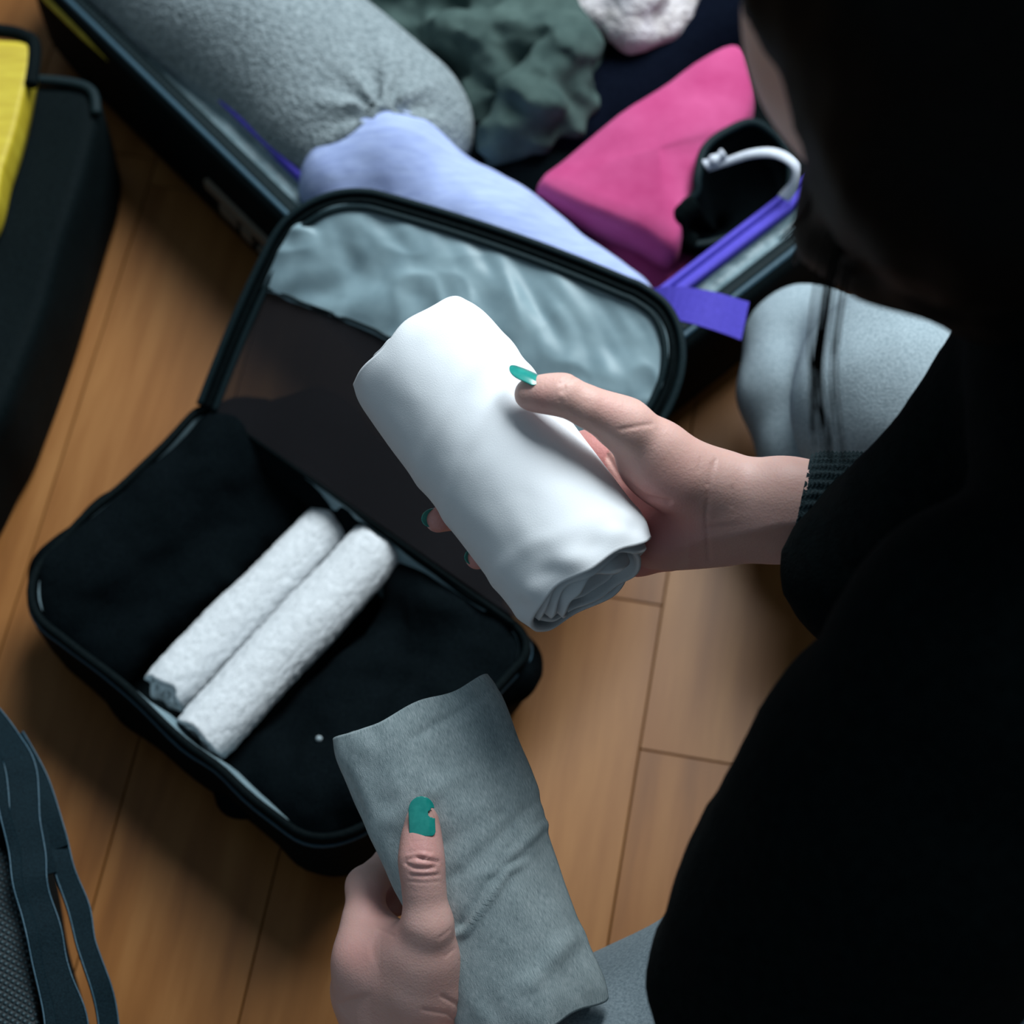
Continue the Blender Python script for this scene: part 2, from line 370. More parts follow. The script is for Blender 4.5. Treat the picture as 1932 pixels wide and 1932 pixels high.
# ------------------------------------------------------------------ floor of separate planks
def build_floor():
    AZ = math.radians(10.2); dl = np.array([math.sin(AZ), math.cos(AZ)]); dw = np.array([math.cos(AZ), -math.sin(AZ)])
    me = mesh('floor', [(-2.6, -2.2, -0.03), (2.6, -2.2, -0.03), (2.6, 2.9, -0.03), (-2.6, 2.9, -0.03),
                        (-2.6, -2.2, -0.012), (2.6, -2.2, -0.012), (2.6, 2.9, -0.012), (-2.6, 2.9, -0.012)],
              [(3, 2, 1, 0), (4, 5, 6, 7), (0, 1, 5, 4), (1, 2, 6, 5), (2, 3, 7, 6), (3, 0, 4, 7)])
    fl = link('floor', me, M['gap'], smooth=False); fl['kind'] = 'structure'
    W = 0.1008; Lp = 0.9
    s0 = np.array([0.074, -0.185])@dw                       # a visible long joint
    def plank_mesh(L):
        bm = bmesh.new(); bmesh.ops.create_cube(bm, size=1)
        for v in bm.verts: v.co = Vector((v.co.x*(W-0.0007), v.co.y*(L-0.0007), v.co.z*0.012-0.006))
        bmesh.ops.bevel(bm, geom=[e for e in bm.edges if e.verts[0].co.z > -0.001 and e.verts[1].co.z > -0.001], offset=0.0004, segments=1, affect='EDGES')
        me = bpy.data.meshes.new('plank'); bm.to_mesh(me); bm.free(); return me
    pm = plank_mesh(Lp); je = P(1215, 1137, 0)[:2]@dl       # a visible end joint
    rnd = random.Random(3)
    for r in range(-13, 13):
        off = je if r == -1 else rnd.random()*Lp
        for c in range(-3, 4):
            cl = off+(c+0.5)*Lp; cw = s0+(r+0.5)*W; xy = dl*cl+dw*cw
            if abs(xy[0]) > 1.5 or xy[1] < -1.3 or xy[1] > 1.9: continue
            o = bpy.data.objects.new('plank', pm); COL.objects.link(o); o.parent = fl
            o.location = (xy[0], xy[1], 0); o.rotation_euler = (0, 0, -AZ)
    pm.materials.append(M['wood'])
build_floor()

# ------------------------------------------------------------------ rounded-rectangle bags
def rrect(w, l, r, n=10, inset=0.0, rtop=None):
    """outline of a rounded rectangle 0..w x 0..l, counter-clockwise; rtop rounds the two corners at y = l"""
    pts = []; rt = r if rtop is None else rtop
    for (cx, cy, a0, r2) in ((w-rt, l-rt, 0, rt), (rt, l-rt, 90, rt), (r, r, 180, r), (w-r, r, 270, r)):
        for i in range(n+1):
            a = math.radians(a0+90*i/n); pts.append((cx+r2*math.cos(a), cy+r2*math.sin(a)))
    return np.array(pts)
def densify(p, step):
    out = []
    for a, b in zip(p, np.roll(p, -1, 0)):
        k = max(1, int(np.linalg.norm(b-a)/step)); out += [a+(b-a)*i/k for i in range(k)]
    return np.array(out)
def densify_w(q, ks):
    """subdivide each edge of a closed loop by a fixed count"""
    out = []
    for a, b, k in zip(q, np.roll(q, -1, 0), ks): out += [a+(b-a)*i/k for i in range(k)]
    return np.array(out)
def to_world(xy, z, O, ex, ey):
    xy = np.asarray(xy); z = np.broadcast_to(np.asarray(z, float), (len(xy),))
    return np.stack([O[0]+xy[:, 0]*ex[0]+xy[:, 1]*ey[0], O[1]+xy[:, 0]*ex[1]+xy[:, 1]*ey[1], z], -1)

# suitcase: corner K lies under the lid of the packing cube
def build_suitcase():
    zr = 0.10; K = P(940, 792, zr); ex = np.array([0.747, 0.664]); ey = np.array([-0.68, 0.734])
    ex /= np.linalg.norm(ex); ey = np.array([-ex[1], ex[0]])
    K = K-np.array([*ey, 0])*0.031
    Wd, Ln, r = 0.60, 0.545, 0.055
    root = empty('suitcase', (float(K[0]+0.25*ex[0]+0.22*ey[0]), float(K[1]+0.25*ex[1]+0.22*ey[1]), 0), 'open black suitcase with violet inner piping, packed with rolled clothes', 'suitcase')
    base = rrect(Wd, Ln, r, 10, 0); N = len(base)
    # offset loops share the point count, so walls can be skinned
    def L(ins, z): return to_world(rrect(Wd, Ln, r, 10, 0)*1.0 if ins == 0 else inset_pts(ins), z, K, ex, ey)
    def inset_pts(i):
        p = rrect(Wd, Ln, r, 10, 0); c = np.array([Wd/2, Ln/2]); q = p-c
        return c+q*np.array([(Wd-2*i)/Wd, (Ln-2*i)/Ln])
    out = [L(0.012, 0.001), L(0.003, 0.006), L(-0.003, 0.03), L(-0.004, 0.06), L(-0.002, 0.088), L(0.0, zr)]
    me = grid('outer_shell', np.stack(out, 0), closed_v=True); o = link('outer_shell', me, M['black'], root); solidify(o, 0.004, -1)
    bt = to_world(inset_pts(0.008), 0.004, K, ex, ey); me = mesh('bottom_panel', bt, [tuple(range(N))]); solidify(link('bottom_panel', me, M['black'], root, smooth=False), 0.004, 0)
    t1 = np.stack([L(-0.002, zr), L(0.003, zr+0.0025), L(0.006, zr+0.001), L(0.0095, zr-0.003)], 0)
    solidify(link('zipper_tape', grid('zipper_tape', t1, closed_v=True), M['tape'], root), 0.0015, -1)
    V, Fc = tube(L(-0.001, zr+0.0015), 0.0021, 8, closed=True); link('rim_piping', mesh('rim_piping', V, Fc), M['teal_tape'], root)
    # zipper teeth on the outer edge
    path = densify(inset_pts(0.0035), 0.0034); T = []
    for i in range(len(path)):
        p = path[i]; q = path[(i+1) % len(path)]; t = nrm(q-p); n = np.array([-t[1], t[0]])
        c = to_world([p], zr+0.0032, K, ex, ey)[0]
        tw = np.array([*(t[0]*ex+t[1]*ey), 0]); nw = np.array([*(n[0]*ex+n[1]*ey), 0]); up = np.array([0, 0, 1])
        V = [c+tw*a*0.0009+nw*b*0.0022+up*g*0.0009 for a in (-1, 1) for b in (-1, 1) for g in (-1, 1)]
        T.append((V, [(0, 1, 3, 2), (4, 6, 7, 5), (0, 4, 5, 1), (2, 3, 7, 6), (0, 2, 6, 4), (1, 5, 7, 3)]))
    V, Fc = join(T); te = link('zipper_teeth', mesh('zipper_teeth', V, Fc), M['binding'], root, smooth=False); te['kind'] = 'stuff'
    # crinkled grey lining strip
    KS = [max(1, int(np.linalg.norm(b-a)/0.006)) for a, b in zip(base, np.roll(base, -1, 0))]
    rows = []
    for k in range(7):
        f = k/6; q = L(0.0095+0.014*f, zr-0.002-0.006*math.sin(f*math.pi)*0.6)
        q = densify_w(q, KS); wv = np.array([vnoise(np.array([[x*60, y*60, k*0.7]]))[0] for x, y in q[:, :2]])*0.0022
        q[:, 2] += wv*math.sin(math.pi*f); rows.append(q)
    link('lining_strip', grid('lining_strip', np.stack(rows, 0), closed_v=True), M['lining2'], root)
    inner = [L(0.03, zr-0.006), L(0.031, 0.05), L(0.033, 0.012)]
    solidify(link('inner_wall', grid('inner_wall', np.stack(inner, 0), closed_v=True), M['navy'], root), 0.002, 0)
    # violet inner zipper band: two pipings on a tape
    bd = np.stack([L(0.0225, zr-0.003), L(0.0265, zr+0.001), L(0.0345, zr)], 0)
    solidify(link('violet_tape', grid('violet_tape', bd, closed_v=True), M['purple'], root, label='violet inner zipper tape'), 0.0015, 0)
    for ins in (0.0245, 0.0325):
        V, Fc = tube(L(ins, zr+0.002), 0.0026, 8, closed=True); link('violet_piping', mesh('violet_piping', V, Fc), M['purple'], root)
    # violet pull tab at the near corner
    pts = [P(1225, 575, 0.118), P(1275, 572, 0.130), P(1340, 585, 0.136), P(1405, 606, 0.128)]
    pth = spline(pts, 14)
    V, Fc = ribbon(pth, np.linspace(0.020, 0.0245, 14), 0.0016, ref=nrm((0.15, -0.35, 1)))
    link('pull_tab', mesh('pull_tab', V, Fc), M['purple'], root, smooth=False, label='wide violet fabric pull tab')
    # yellow piping low on the outer wall
    V, Fc = tube([np.array([*(K[:2]+ey*y_-ex*o_), z_]) for y_, o_, z_ in ((.535, .002, .088), (.49, .0055, .088), (.45, .0055, .087), (.415, .0045, .085))], [0.003, 0.0032, 0.0028, 0.0012], 8)
    link('yellow_piping', mesh('yellow_piping', V, Fc), M['yellow'], root)
    # printed patch on the outer wall
    def bar(y0, y1, z0, z1):
        pts = []
        for (yy, zz) in ((y0, z0), (y1, z0), (y1, z1), (y0, z1)):
            for off in (-0.0065, -0.0110):
                q = K[:2]+ey*yy+ex*off; pts.append((q[0], q[1], zz))
        return pts, [(0, 2, 4, 6), (7, 5, 3, 1), (0, 1, 3, 2), (2, 3, 5, 4), (4, 5, 7, 6), (6, 7, 1, 0)]
    for (y0, y1, z0, z1) in ((0.246, 0.316, 0.056, 0.064), (0.284, 0.302, 0.042, 0.051), (0.268, 0.279, 0.040, 0.050), (0.250, 0.262, 0.040, 0.045)):
        V, Fc = bar(y0, y1, z0, z1); link('printed_patch', mesh('printed_patch', V, Fc), M['mud'], root, smooth=False)
    return root, K, ex, ey
suit, SK, SEX, SEY = build_suitcase()

# ------------------------------------------------------------------ packing cube with its lid thrown back
def build_cube():
    zr = 0.075
    A, Lc, B, R = [P(u, v, zr)[:2] for u, v in [(400, 785), (30, 1100), (600, 1605), (1030, 1230)]]
    ctr = (A+Lc+B+R)/4; ex = nrm((R-A)+(B-Lc)); ey = np.array([-ex[1], ex[0]])     # ey points to the hinge side
    Wd, Ln, r = 0.262, 0.176, 0.036
    O = ctr-ex*Wd/2-ey*Ln/2
    root = empty('packing_cube', (float(ctr[0]), float(ctr[1]), 0), 'open black packing cube lined in grey holding two white rolls', 'packing cube')
    base = rrect(Wd, Ln, r, 10, 0, 0.016); ks = [max(1, int(np.linalg.norm(b-a)/0.008)) for a, b in zip(base, np.roll(base, -1, 0))]
    def L(i, z, wob=0.0, sd=0):
        c = np.array([Wd/2, Ln/2]); q = c+(base-c)*np.array([(Wd-2*i)/Wd, (Ln-2*i)/Ln])
        q = densify_w(q, ks); w3 = to_world(q, z, O, ex, ey)
        if wob: w3 = w3+wob*np.stack([vnoise(w3, 28+sd), vnoise(w3+5, 28+sd), 0.8*vnoise(w3+9, 22)], -1)
        return w3
    wall = [L(0.02, 0.001), L(0.006, 0.003), L(0.001, 0.012, 0.002), L(-0.002, 0.03, 0.004), L(-0.001, 0.05, 0.004), L(0.0, 0.066, 0.003), L(0.0, zr, 0.003)]
    bot = L(0.02, 0.002)
    o = link('side_wall', grid('side_wall', np.stack(wall, 0), closed_v=True), M['black'], root)
    solidify(o, 0.0015, -1)
    link('bottom_panel', mesh('bottom_panel', bot, [tuple(range(len(bot)))]), M['black'], root, smooth=False)
    lin = [L(0.0035, zr-0.001, 0.003), L(0.006, 0.055, 0.005, 3), L(0.008, 0.03, 0.005, 5), L(0.014, 0.008, 0.003)]
    link('grey_lining', grid('grey_lining', np.stack(lin, 0), closed_v=True), M['lining'], root, label='grey nylon lining of the walls')
    rim = L(0.0005, zr+0.0005, 0.003)
    V, Fc = tube(rim, 0.0026, 8, closed=True); link('rim_piping', mesh('rim_piping', V, Fc), M['black'], root)
    V, Fc = tube(L(-0.0015, zr-0.006, 0.003), 0.0012, 6, closed=True); link('rim_seam', mesh('rim_seam', V, Fc), M['teal_tape'], root)
    # lid: hinge edge A-R, far edge D-C resting on the suitcase
    a3 = np.array([*P(392, 770, 0.078)]); r3 = P(1004, 1196, 0.080); d3 = P(588, 350, 0.160); c3 = P(1330, 612, 0.165)
    rs, rt = 0.17, 0.27
    def lid(s, t, off=0.0):
        s = np.asarray(s, float); t = np.asarray(t, float)
        e = np.clip((t-(1-rt))/rt, 0, 1); ins = rs*(1-np.sqrt(np.maximum(1-e*e, 0)))
        s2 = ins+s*(1-2*ins)
        p = ((1-s2)*(1-t))[..., None]*a3+(s2*(1-t))[..., None]*r3+((1-s2)*t)[..., None]*d3+(s2*t)[..., None]*c3
        p = p+np.array([0.004, 0.012, 0.0])*(np.sin(np.pi*s2)*t)[..., None]*0.6
        p = p+np.array([-0.01, 0.006, 0.0])*((1-s2)*np.sin(np.pi*t))[..., None]*0.3
        nz = 0.010*np.sin(np.pi*np.clip(t, 0, 1))*np.sin(np.pi*s2)
        p[..., 2] += nz+off; return p
    def uvgrid(s, t): return np.stack([s*0.26, t*0.18], -1)
    # gathered grey panel
    S, Tt = np.meshgrid(np.linspace(0.012, 0.988, 150), np.linspace(0.53, 0.985, 60), indexing='ij')
    G = lid(S, Tt); tt = (Tt-0.53)/0.455
    q = np.stack([S*4.2+0.5*np.sin(Tt*7), Tt*2.2, S*0], -1)
    w1 = vnoise(q, 2.2)+0.6*vnoise(q+3, 4.3)
    q2 = np.stack([S*30, Tt*3, S*0], -1)
    gath = vnoise(q2, 1.0)*np.exp(-tt*4.2)
    q3 = np.stack([S*9+Tt*5, Tt*7-S*4, S*0+2], -1)
    rid = 1-np.abs(vnoise(q3, 1.1))*2
    G[..., 2] += 0.0050*w1*np.sin(np.pi*np.clip(tt*0.9+0.08, 0, 1))+0.0026*gath+0.0030*rid*np.sin(np.pi*tt)
    o = link('lid_panel', grid('lid_panel', G, uv=uvgrid(S, Tt)), M['lining'], root, label='crinkled grey nylon panel of the lid'); solidify(o, 0.0012, 0)
    # black mesh window below it
    S, Tt = np.meshgrid(np.linspace(0.012, 0.988, 60), np.linspace(0.01, 0.545, 30), indexing='ij')
    G = lid(S, Tt, -0.0005); G[..., 2] += 0.0015*vnoise(np.stack([S*8, Tt*4, S*0], -1))
    link('mesh_window', grid('mesh_window', G, uv=uvgrid(S, Tt)), M['net'], root, label='see-through black net part of the lid')
    s = np.linspace(0.0, 1.0, 70); lin_p = lid(s, 0.535+0.006*vnoise(np.stack([s*30, s*0, s*0], -1)), 0.0012)
    V, Fc = tube(lin_p, 0.0011, 6); link('panel_hem', mesh('panel_hem', V, Fc), M['black'], root)
    # wide zipper border: left side, far side, right side
    tA = np.linspace(0.0, 1.0, 44); tA = 1-(1-tA)**1.6
    path = [lid(np.array(0.0), np.array(t)) for t in tA]+[lid(np.array(x), np.array(1.0)) for x in np.linspace(0.02, 0.98, 70)]+[lid(np.array(1.0), np.array(t)) for t in tA[::-1]]
    path = np.array(path); path = spline(path[::3], 220)
    wv = 0.0098+0.0015*np.sin(np.linspace(0, math.pi, 220))
    V, Fc = ribbon(path+np.array([0, 0, -0.0015]), wv, 0.003, ref=(0, -0.25, 1)); o = link('lid_border', mesh('lid_border', V, Fc), M['black'], root)
    T, N, B = frames(path, (0, -0.25, 1))
    for off, rr in ((-0.0055, 0.0023), (0.0005, 0.0017), (0.0050, 0.0022)):
        V, Fc = tube(path+B*off+N*0.0012, rr, 8); link('border_piping', mesh('border_piping', V, Fc), M['binding'] if off != 0.0005 else M['black'], root)
    # fabric hinge between the back wall and the lid
    s = np.linspace(0, 0.95, 40); top = lid(s, s*0, -0.001)
    bl = to_world(np.stack([0.004+s*(Wd-0.008), np.full(40, Ln-0.002)], -1), zr-0.004, O, ex, ey)
    rows = [bl+(top-bl)*f+np.array([0, 0, 0.004])*math.sin(math.pi*f) for f in np.linspace(0, 1, 6)]
    solidify(link('fabric_hinge', grid('fabric_hinge', np.stack(rows, 0)), M['black'], root), 0.0015, 0)
    return root, (O, ex, ey, Wd, Ln)
cube, CB = build_cube()

# ------------------------------------------------------------------ soft goods made from signed-distance fields
def soft(name, fld, mat, label, cat, parent=None, relaxn=2, group=None):
    V, Q = fld.extract(); V = relax(V, Q, relaxn); o = link(name, mesh_np(name, V, Q), mat, parent)
    if parent is None:
        c = V.mean(0); base = Vector((float(c[0]), float(c[1]), float(V[:, 2].min())))
        o.data.transform(Matrix.Translation(-base)); o.location = base
        tag(o, label, cat, group)
    elif label: o['label'] = label
    return o
def bounds(pts, m):
    p = np.array(pts); return p.min(0)-m, p.max(0)+m
# black clothes packed in the cube
def cube_clothes():
    a, b = P(138, 1092, 0.050), P(462, 828, 0.050); pts = [a, b, P(250, 1250, .03), P(560, 960, .03)]
    lo, hi = bounds(pts, 0.05); f = Field(lo, hi, 0.0028)
    f.cone(a, b, 0.027, 0.027, 0.01).cone(P(150, 1170, .036), P(500, 870, .034), 0.026, 0.028, 0.02).cone(P(215, 1230, .028), P(540, 950, .028), 0.022, 0.023, 0.014)
    f.disp(lambda X: 0.004*fbm(X*np.array([1, 1, 1.0]), 30, 3)).floor(0.007)
    soft('folded_garment', f, M['black_cotton'], 'black cotton garment folded beside the two white rolls in the cube', 'garment')
    pts = [P(420, 1480, .03), P(640, 1570, .03), P(960, 1260, .03), P(700, 1150, .03)]
    lo, hi = bounds(pts, 0.06); f = Field(lo, hi, 0.0030)
    f.cone(P(470, 1480, .030), P(850, 1190, .034), 0.022, 0.024, 0.02).cone(P(575, 1525, .046), P(930, 1255, .050), 0.024, 0.024, 0.02).cone(P(800, 1120, .046), P(940, 1240, .048), 0.024, 0.024, 0.02).cone(P(660, 1350, .03), P(800, 1200, .034), 0.024, 0.024, 0.02)
    f.disp(lambda X: 0.0045*fbm(X, 32, 3)).floor(0.007)
    soft('black_shirt', f, M['black_cotton'], 'crumpled black shirt filling the near half of the packing cube', 'shirt')
    pts = [P(450, 790, .06), P(660, 760, .075), P(900, 1010, .06)]
    lo, hi = bounds(pts, 0.05); f = Field(lo, hi, 0.003)
    f.cone(P(480, 830, .055), P(600, 830, .062), 0.020, 0.024, .02).cone(P(600, 830, .062), P(760, 960, .058), 0.024, 0.023, .02).cone(P(760, 960, .058), P(900, 1090, .056), 0.023, 0.02, .02).cone(P(578, 882, .050), P(742, 1006, .050), 0.018, 0.018, .015)
    f.disp(lambda X: 0.004*fbm(X, 30, 3)).floor(0.01)
    soft('black_scarf', f, M['black_cotton'], 'black cloth bundled along the hinge of the packing cube', 'cloth')
cube_clothes()

# rolled cloth as a real spiral sheet
def roll(name, p0, p1, up, rx, ry, mat, turns=3.2, pitch=0.0048, thick=0.0022, seam=2.2, wr=None, ns=230, nt=90, end0=0.1, end1=0.1, wob=0.003, sd=0, rx1=None, ry1=None, bend=None, skew0=0.0, skew1=0.0, inset0=0.0, inset1=0.0):
    p0 = np.asarray(p0, float); p1 = np.asarray(p1, float); ax = p1-p0; Ln = np.linalg.norm(ax); ax /= Ln
    up = np.asarray(up, float); up = nrm(up-ax*(up@ax)); sd_ = np.cross(ax, up)
    rx1 = rx if rx1 is None else rx1; ry1 = ry if ry1 is None else ry1
    th = np.linspace(0, 2*math.pi*turns, ns); S, T = np.meshgrid(th, np.linspace(0, 1, nt), indexing='ij')
    inn = (2*math.pi*turns-S)/(2*math.pi)*pitch                    # how deep this layer lies
    ang = S+seam-2*math.pi*turns
    ca, sa = np.cos(ang), np.sin(ang)
    RX = rx+(rx1-rx)*T; RY = ry+(ry1-ry)*T
    dl = np.minimum(T, 1-T)*Ln
    e = np.where(T < 0.5, end0, end1); lipf = 1-e*np.exp(-(dl/0.006)**1.3)
    k = (1-inn/np.minimum(rx, ry)*0.98)
    k = np.maximum(k, 0.06)*lipf
    layer = S/(2*math.pi)
    edge = wob*vnoise(np.stack([ca*1.3+sd, sa*1.3, layer*1.4], -1), 1.3)+0.35*wob*np.sin(layer*5+sd)
    tn = T*Ln+np.where(T < 0.5, 1-2*T, 2*T-1)*edge*np.where(T < 0.5, -1, 1)
    tn = tn+skew0*(1-T)*ca+skew1*T*ca
    dp_ = np.clip(turns-layer-0.95, 0, 1); tn = tn+inset0*dp_*np.clip(1-4*T, 0, 1)-inset1*dp_*np.clip(4*T-3, 0, 1)
    x = RX*k*ca; y = RY*k*sa
    if wr is not None:
        d = wr(ca, sa, T); x = x+ca*d*k; y = y+sa*d*k
    G = p0+tn[..., None]*ax+x[..., None]*sd_+y[..., None]*up
    if bend is not None: G = G+bend(T)[..., None]*up
    uv = np.stack([S*rx, T*Ln], -1)
    me = grid(name, G, uv=uv); o = link(name, me, mat); solidify(o, thick, 0)
    c = (p0+p1)/2; o.data.transform(Matrix.Translation(-Vector(c))); o.location = c
    return o

# two white terry rolls in the cube
def towel_wr(s): return lambda ca, sa, T: 0.0011*vnoise(np.stack([ca*1.2+s, sa*1.2, T*3], -1), 1.5)+0.0007*fbm(np.stack([ca*5+s, sa*5, T*22], -1), 2.5, 2)
q = roll('towel_roll', P(312, 1312, .046), P(636, 982, .048), (0, 0, 1), 0.0168, 0.0168, M['towel'], turns=2.6, pitch=0.006, thick=0.004, wr=towel_wr(0), end0=0.08, end1=0.2, wob=0.004, seam=4.0)
tag(q, 'white terry cloth roll in the cube lying against the folded black garment', 'towel', 'white rolls in the packing cube')
q = roll('towel_roll', P(380, 1398, .056), P(716, 1036, .058), (0, 0, 1), 0.0185, 0.0185, M['towel'], turns=2.6, pitch=0.006, thick=0.004, wr=towel_wr(5), end0=0.05, end1=0.06, wob=0.004, sd=3, seam=3.4)
tag(q, 'fluffier brighter white terry roll in the cube lying against the crumpled black shirt', 'towel', 'white rolls in the packing cube')

# ------------------------------------------------------------------ the two rolled shirts in the hands
VIEW = -AX
def wr_white(ca, sa, T):
    q = np.stack([ca*1.1, sa*1.1, T*2.6], -1)
    d = 0.0013*vnoise(q, 1.2)+0.0005*vnoise(q+4, 3.2)+0.0001*vnoise(q+9, 7.0)
    for t0, sl, w_, h_ in ((0.30, 0.10, 0.035, 0.0011), (0.43, 0.12, 0.03, 0.0012), (0.86, -0.05, 0.03, 0.0013)):
        d += h_*np.exp(-((T-t0-sl*ca)/w_)**2)*(0.6+0.6*vnoise(q, 1.1))
    d += 0.0012*np.exp(-((T-0.95)/0.03)**2)*np.sin(np.arctan2(sa, ca)*9)
    return d
q = roll('rolled_shirt', C(775, 652, 1.036), C(1116, 1108, 1.000), VIEW, 0.0385, 0.0375, M['white_jersey'], turns=3.6, pitch=0.0052, thick=0.002, wr=wr_white, ns=330, nt=120, end0=0.09, end1=0.07, wob=0.005, seam=3.35, skew1=0.0)
tag(q, 'rolled white cotton shirt held in the right hand', 'shirt')
def wr_grey(ca, sa, T):
    q = np.stack([ca*1.1, sa*1.1, T*3.2], -1)
    d = 0.0024*vnoise(q, 1.5)+0.0011*vnoise(q+7, 3.6)
    xx = -ca
    for (x0, t0, x1, t1, h_, w_) in ((-0.35, 0.665, 0.40, 0.545, 0.0022, 0.011), (-0.30, 0.640, 0.35, 0.525, -0.0012, 0.016), (0.30, 0.53, 0.9, 0.47, 0.0016, 0.014), (-0.1, 0.50, 0.9, 0.40, -0.0012, 0.022), (-0.5, 0.42, 0.5, 0.38, -0.0010, 0.03), (0.1, 0.09, 0.75, 0.05, -0.0013, 0.016), (-0.6, 0.28, 0.2, 0.24, 0.0012, 0.03), (0.2, 0.86, 0.8, 0.80, 0.0018, 0.03)):
        t = np.clip((xx-x0)/(x1-x0), 0, 1); tl = t0+(t1-t0)*t; fade = np.exp(-np.maximum(np.maximum(x0-xx, xx-x1), 0)**2/0.03)
        d += h_*np.exp(-((T-tl)/w_)**2)*fade*(sa > 0)
    return d
q = roll('rolled_shirt', C(775, 1338, 1.058), C(1010, 1928, 1.044), VIEW, 0.0452, 0.0262, M['grey_jersey'], turns=3.2, pitch=0.0048, thick=0.002, wr=wr_grey, ns=330, nt=130, end0=0.06, end1=0.05, wob=0.004, seam=2.9, rx1=0.0388, ry1=0.027, inset0=0.007)
tag(q, 'rolled grey melange shirt held in the left hand', 'shirt')

# ------------------------------------------------------------------ clothes packed in the suitcase
def suitcase_clothes():
    # grey fleece: thick roll with a gathered end
    a, b = P(240, -130, .085), P(706, 256, .085); lo, hi = bounds([a, b], 0.10); f = Field(lo, hi, 0.0038)
    f.cone(a, b, 0.068, 0.064, 0.01)
    ax = nrm(b-a); gth = P(722, 205, 0.145)
    def dsp(X):
        d = 0.004*fbm(X, 16, 2)
        q = X-gth; r = np.linalg.norm(q, axis=-1); along = q@ax
        side = np.cross(ax, [0, 0, 1.]); ang = np.arctan2(q@side, along)
        d += 0.007*np.exp(-(r/0.035)**2)*(0.6+np.sin(ang*9))
        return d
    f.disp(dsp).floor(0.012); soft('fleece_roll', f, M['wool'], 'large mottled grey fleece roll with a gathered end in the suitcase', 'garment')
    # lavender shirt
    pts = [P(640, 350, .10), P(1200, 590, .10), P(780, 250, .12)]; lo, hi = bounds(pts, 0.075); f = Field(lo, hi, 0.0034)
    f.cone(P(725, 330, .090), P(930, 462, .088), 0.041, 0.038, 0.02).cone(P(930, 462, .088), P(1150, 588, .084), 0.038, 0.029, 0.02).cone(P(650, 372, .075), P(760, 420, .07), 0.03, 0.035, 0.03).cone(P(655, 350, .103), P(745, 292, .112), 0.026, 0.028, 0.02)
    f.disp(lambda X: 0.0035*fbm(X, 22, 3)).floor(0.012)
    soft('lavender_shirt', f, M['lavender'], 'soft lavender blue shirt rolled up under the packing cube lid', 'shirt')
    # dark green garment: body and loose folds
    g = lambda u, v, z: P(u, v, z); pts = [g(700, -80, .1), g(1130, 40, .13), g(1120, 260, .08), g(900, 300, .08)]
    lo, hi = bounds(pts, 0.06); f = Field(lo, hi, 0.0032)
    f.cone(g(800, -40, .085), g(1060, 60, .10), 0.040, 0.030, 0.02).cone(g(760, 60, .06), g(860, 170, .06), 0.045, 0.036, 0.02)
    f.cone(g(860, 60, .11), g(1090, 78, .122), 0.018, 0.016, .012)
    for ch in ([(1050, 95, .128, .013), (985, 170, .122, .013), (930, 270, .10, .011)], [(1060, 100, .128, .012), (1030, 190, .118, .012), (975, 270, .09, .009), (935, 300, .08, .008)],
               [(1095, 80, .125, .008), (1100, 150, .115, .006), (1108, 205, .1, .006)], [(1010, 220, .105, .007), (1040, 150, .12, .009), (1090, 175, .11, .007), (1110, 195, .1, .006)],
               [(990, 230, .1, .007), (1030, 250, .098, .008), (1075, 240, .095, .007), (1060, 190, .1, .006)], [(900, 70, .118, .009), (920, 130, .108, .008), (900, 200, .09, .008)]):
        f.chain([(g(u, v, z), r) for u, v, z, r in ch], 0.010)
    f.cone(g(960, 200, .07), g(1050, 140, .08), 0.035, 0.03, 0.02)
    def gd(X):
        q = X@np.array([[0.3, 1.2, 0.2], [1.0, -0.3, 0.3], [0.2, 0.2, 1.0]]).T
        return 0.005*(np.abs(vnoise(q, 32))*1.4-0.5)+0.003*(np.abs(vnoise(q+3, 75))*1.6-0.5)
    f.disp(gd).floor(0.012); soft('green_jacket', f, M['green'], 'crumpled dark green jacket with loose folds beside the fleece roll', 'jacket', relaxn=1)
    # black garments low in the case
    f = Field(*bounds([g(820, 180, .04), g(1300, 500, .04)], 0.09), 0.005)
    f.cone(g(900, 280, .045), g(1150, 330, .045), 0.045, 0.045, .03).cone(g(900, 300, .05), g(1030, 400, .05), 0.03, 0.03, .03).disp(lambda X: 0.006*fbm(X, 24, 2)).floor(0.012)
    soft('dark_tights', f, M['black_cotton'], 'black clothing tucked low between the green jacket and the magenta top', 'clothing')
    # cream fleece bundle
    f = Field(*bounds([g(1040, -60, .13), g(1320, 100, .10)], 0.06), 0.0036)
    f.cone(g(1110, -70, .10), g(1150, 10, .10), 0.028, 0.026, .02).cone(g(1200, -60, .125), g(1185, 55, .115), 0.030, 0.016, .012).cone(g(1280, -60, .10), g(1240, 50, .10), 0.026, 0.018, .010).cone(g(1090, -20, .12), g(1120, 12, .12), 0.014, 0.012, .008)
    f.disp(lambda X: 0.005*(np.abs(vnoise(X, 38))*1.6-0.6)+0.002*vnoise(X, 80)).floor(0.012); soft('cream_scarf', f, M['cream'], 'bunched cream white scarf at the far side of the suitcase', 'scarf')
    # navy top, folded flat
    f = Field(*bounds([g(1000, 330, .05), g(1420, -40, .05)], 0.07), 0.0045)
    f.cone(g(1090, 250, .066), g(1390, 20, .075), 0.034, 0.034, .02).cone(g(1060, 290, .05), g(1350, 80, .05), 0.036, 0.036, .02)
    f.disp(lambda X: 0.003*fbm(X, 20, 2)).floor(0.012); soft('navy_top', f, M['navy'], 'dark navy top folded behind the magenta jacket', 'top')
suitcase_clothes()

